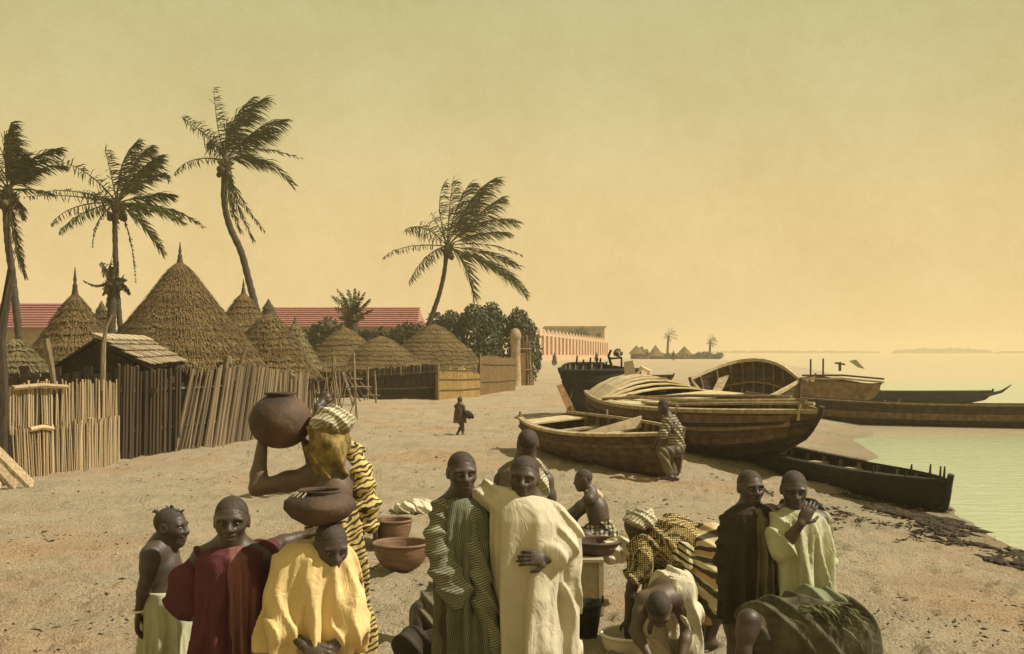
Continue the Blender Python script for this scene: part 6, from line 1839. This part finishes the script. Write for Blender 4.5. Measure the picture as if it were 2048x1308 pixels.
# 15 bent figure under a ragged cloth
P = Person('person bent low under a ragged dark green cloth, one bare arm straight down', 1600, 5.3)
J = J_from(P, P.stand(1.45, .21, R(-85)), head=(1520, 1352, .12), neck=(1512, 1300, .08), chest=(1556, 1262, .06), pelvis=(1670, 1262, .06), shL=(1497, 1240, -.09), shR=(1512, 1232, .20), elL=(1487, 1302, -.11), wrL=(1494, 1372, -.10), elR=(1520, 1310, .2), wrR=(1512, 1380, .16),
           hipL=(1676, 1290, -.04), hipR=(1676, 1290, .14), knL=(1690, 1400, -.05), knR=(1680, 1400, .15), anL=(1700, 1505, -.05), anR=(1690, 1500, .16), hyaw=R(-75), hpitch=R(70), toeL=(-1, 0, 0), toeR=(-1, 0, 0))
P.body(J, g=1.0)
sc = Sculpt().chain([P.w(1514, 1254, .02), P.w(1545, 1260, .04), P.w(1600, 1262, .05), P.w(1672, 1270, .05), P.w(1700, 1330, .05)], [.105, .135, .165, .175, .15], .07, (.012, (40, 34, 28), (14, -10, 17))).cap(P.w(1600, 1262, .03), P.w(1620, 1345, .0), .15, .12, .06, wr=WRD)
P.cloth('ragged_cloth', M_RAGGREEN, sc)
sc = Sculpt().chain([P.w(1568, 1222, .05), P.w(1622, 1206, .06), P.w(1672, 1212, .06)], [.035, .075, .07], .05, WRD)
P.cloth('shawl', M_GREENTOP, sc)
V = []; Fc = []; r = random.Random(9)
for i in range(900):
    a = r.uniform(-.6, 2.1); q = P.loc + P.w(1672 + 40 * math.sin(a) + r.uniform(-60, 18), 1275 - 66 * math.cos(a), r.uniform(-.12, .15))
    d_ = nz_([.7 + r.uniform(-.4, .5), r.uniform(-.5, .2), -.5 + r.uniform(-.4, .5)]) * r.uniform(.04, .10); w = nz_(np.cross(d_, [r.uniform(-1, 1), 1, r.uniform(-1, 1)])) * r.uniform(.0025, .006)
    o = len(V); V += [q - w, q + w, q + d_ * .6 + w, q + d_ * .6 - w, q + d_ + [0, 0, -.02]]; Fc += [(o, o + 1, o + 2, o + 3), (o + 3, o + 2, o + 4)]
tag(part('fringe', V, Fc, M_RAGFRINGE, P.root), kind='stuff')

# 16 crouching figure
P = Person('person crouching in a dark cloak at the feet of the striped robe boy', 850, 6.6)
J = J_from(P, P.stand(1.3, .21, R(30)), head=(893, 1196, .10), neck=(878, 1215, .10), chest=(868, 1245, .08), pelvis=(862, 1325, .12), shL=(842, 1218, .02), shR=(900, 1222, .16), elL=(836, 1275, -.06), wrL=(818, 1312, -.16), elR=(900, 1280, .05), wrR=(880, 1310, -.1), hipL=(850, 1335, .08), hipR=(878, 1335, .15), knL=(822, 1280, -.12), knR=(870, 1280, -.10), anL=(826, 1355, -.02), anR=(872, 1355, -.02), hyaw=R(60), hpitch=R(50))
P.body(J, h=.009, hands=())
sc = Sculpt().chain([P.w(872, 1188, .08), P.w(866, 1225, .07), P.w(860, 1290, .08), P.w(858, 1330, .08)], [.075, .115, .135, .15], .06, WRD)
P.cloth('cloak', M_GREYBROWN, sc, .010)
sc = Sculpt().chain([P.w(850, 1300, .0), P.w(820, 1288, -.12), P.w(815, 1340, -.08)], [.10, .085, .10], .05, WRD).cap(P.w(860, 1300, -.02), P.w(870, 1285, -.10), .1, .085, .05)
P.cloth('skirt', M_DARK, sc, .010)

# 17 man sitting on the rowing boat
P = Person('man in a striped shirt sitting on the end of the nearest rowing boat', 1345, 16.9)
J = J_from(P, P.stand(1.68, .215, R(-80)), head=(1327, 813, 0), neck=(1338, 836, 0), chest=(1346, 856, 0), pelvis=(1354, 898, 0), shL=(1338, 842, -.17), shR=(1344, 842, .17), elL=(1326, 868, -.2), wrL=(1318, 890, -.14), elR=(1322, 868, .2), wrR=(1312, 888, .12), hipL=(1352, 902, -.1), hipR=(1352, 902, .1), knL=(1322, 905, -.14), knR=(1332, 908, .12), anL=(1340, 952, -.16), anR=(1350, 955, .1), hyaw=R(-100), hpitch=R(25), toeL=(-1, 0, 0), toeR=(-1, 0, 0))
P.body(J, h=.013)
sc = Sculpt().chain([P.w(1339, 842, 0), P.w(1347, 862, 0), P.w(1354, 892, 0)], [.115, .13, .125], .06, WRD).cap(P.w(1338, 842, -.15), P.w(1327, 868, -.2), .075, .07, .04, wr=WRD).cap(P.w(1342, 842, .15), P.w(1324, 868, .2), .075, .07, .04)
P.cloth('shirt', M_SAILOR, sc, .014)
sc = Sculpt().chain([P.w(1354, 898, -.06), P.w(1326, 906, -.14), P.w(1338, 945, -.16)], [.105, .08, .06], .04, WRD).chain([P.w(1354, 898, .06), P.w(1334, 908, .12), P.w(1346, 945, .1)], [.105, .08, .06], .04, WRD)
P.cloth('trousers', M_GREYBROWN, sc, .014)

# far people
def far_person(label, px, py, hpx, d, m, yaw=0, crouch=False, group=None):
    P = Person(label, px, d)
    h = hpx * d / F; P.root.location = [float(v) for v in P.loc]
    J = P.stand(h, h * .135, yaw); P.body(J, h=h * .018, face=False, hands=(), ears=False, hair=False)
    u = h * .865
    sc = Sculpt().robe([(u * .95, 0, .02, u * .07, u * .05), (u * .9, 0, .02, u * .15, u * .09), (u * .6, 0, .02, u * .15, u * .12), (u * .12, 0, .02, u * .2, u * .17)], seed=1, amp=(0.0010, 0.0290))
    P.cloth('robe', m, sc, h * .02)
far_person('distant figure in a dark robe standing before the pink wall near the gate', 1075, 735, 37, 98, M_DARK, .4)
far_person('small distant figure in brown before the middle of the pink wall', 1109, 732, 27, 105, M_GREYBROWN, 2)
far_person('distant figure standing on the beach below the far huts', 1347, 738, 20, 150, M_GREYBROWN, 1)
far_person('distant figure in dark cloth behind the stakes of the stripped hull', 1193, 730, 20, 125, M_DARK, 1)

# ---------------------------------------------------------------- air
def haze():
    m = bpy.data.materials.new('haze'); m.use_nodes = True
    t = m.node_tree; t.nodes.clear()
    o = t.nodes.new('ShaderNodeOutputMaterial'); v = t.nodes.new('ShaderNodeVolumePrincipled')
    v.inputs['Color'].default_value = (.82, .70, .49, 1)
    v.inputs['Density'].default_value = HAZE
    t.links.new(v.outputs[0], o.inputs['Volume'])
    b = MB(); b.box((0, 750, 7.0), 3200, 1720, 20.0)
    ob = b.build('haze', m); tag(ob, kind='stuff')
HAZE = .0011
haze()
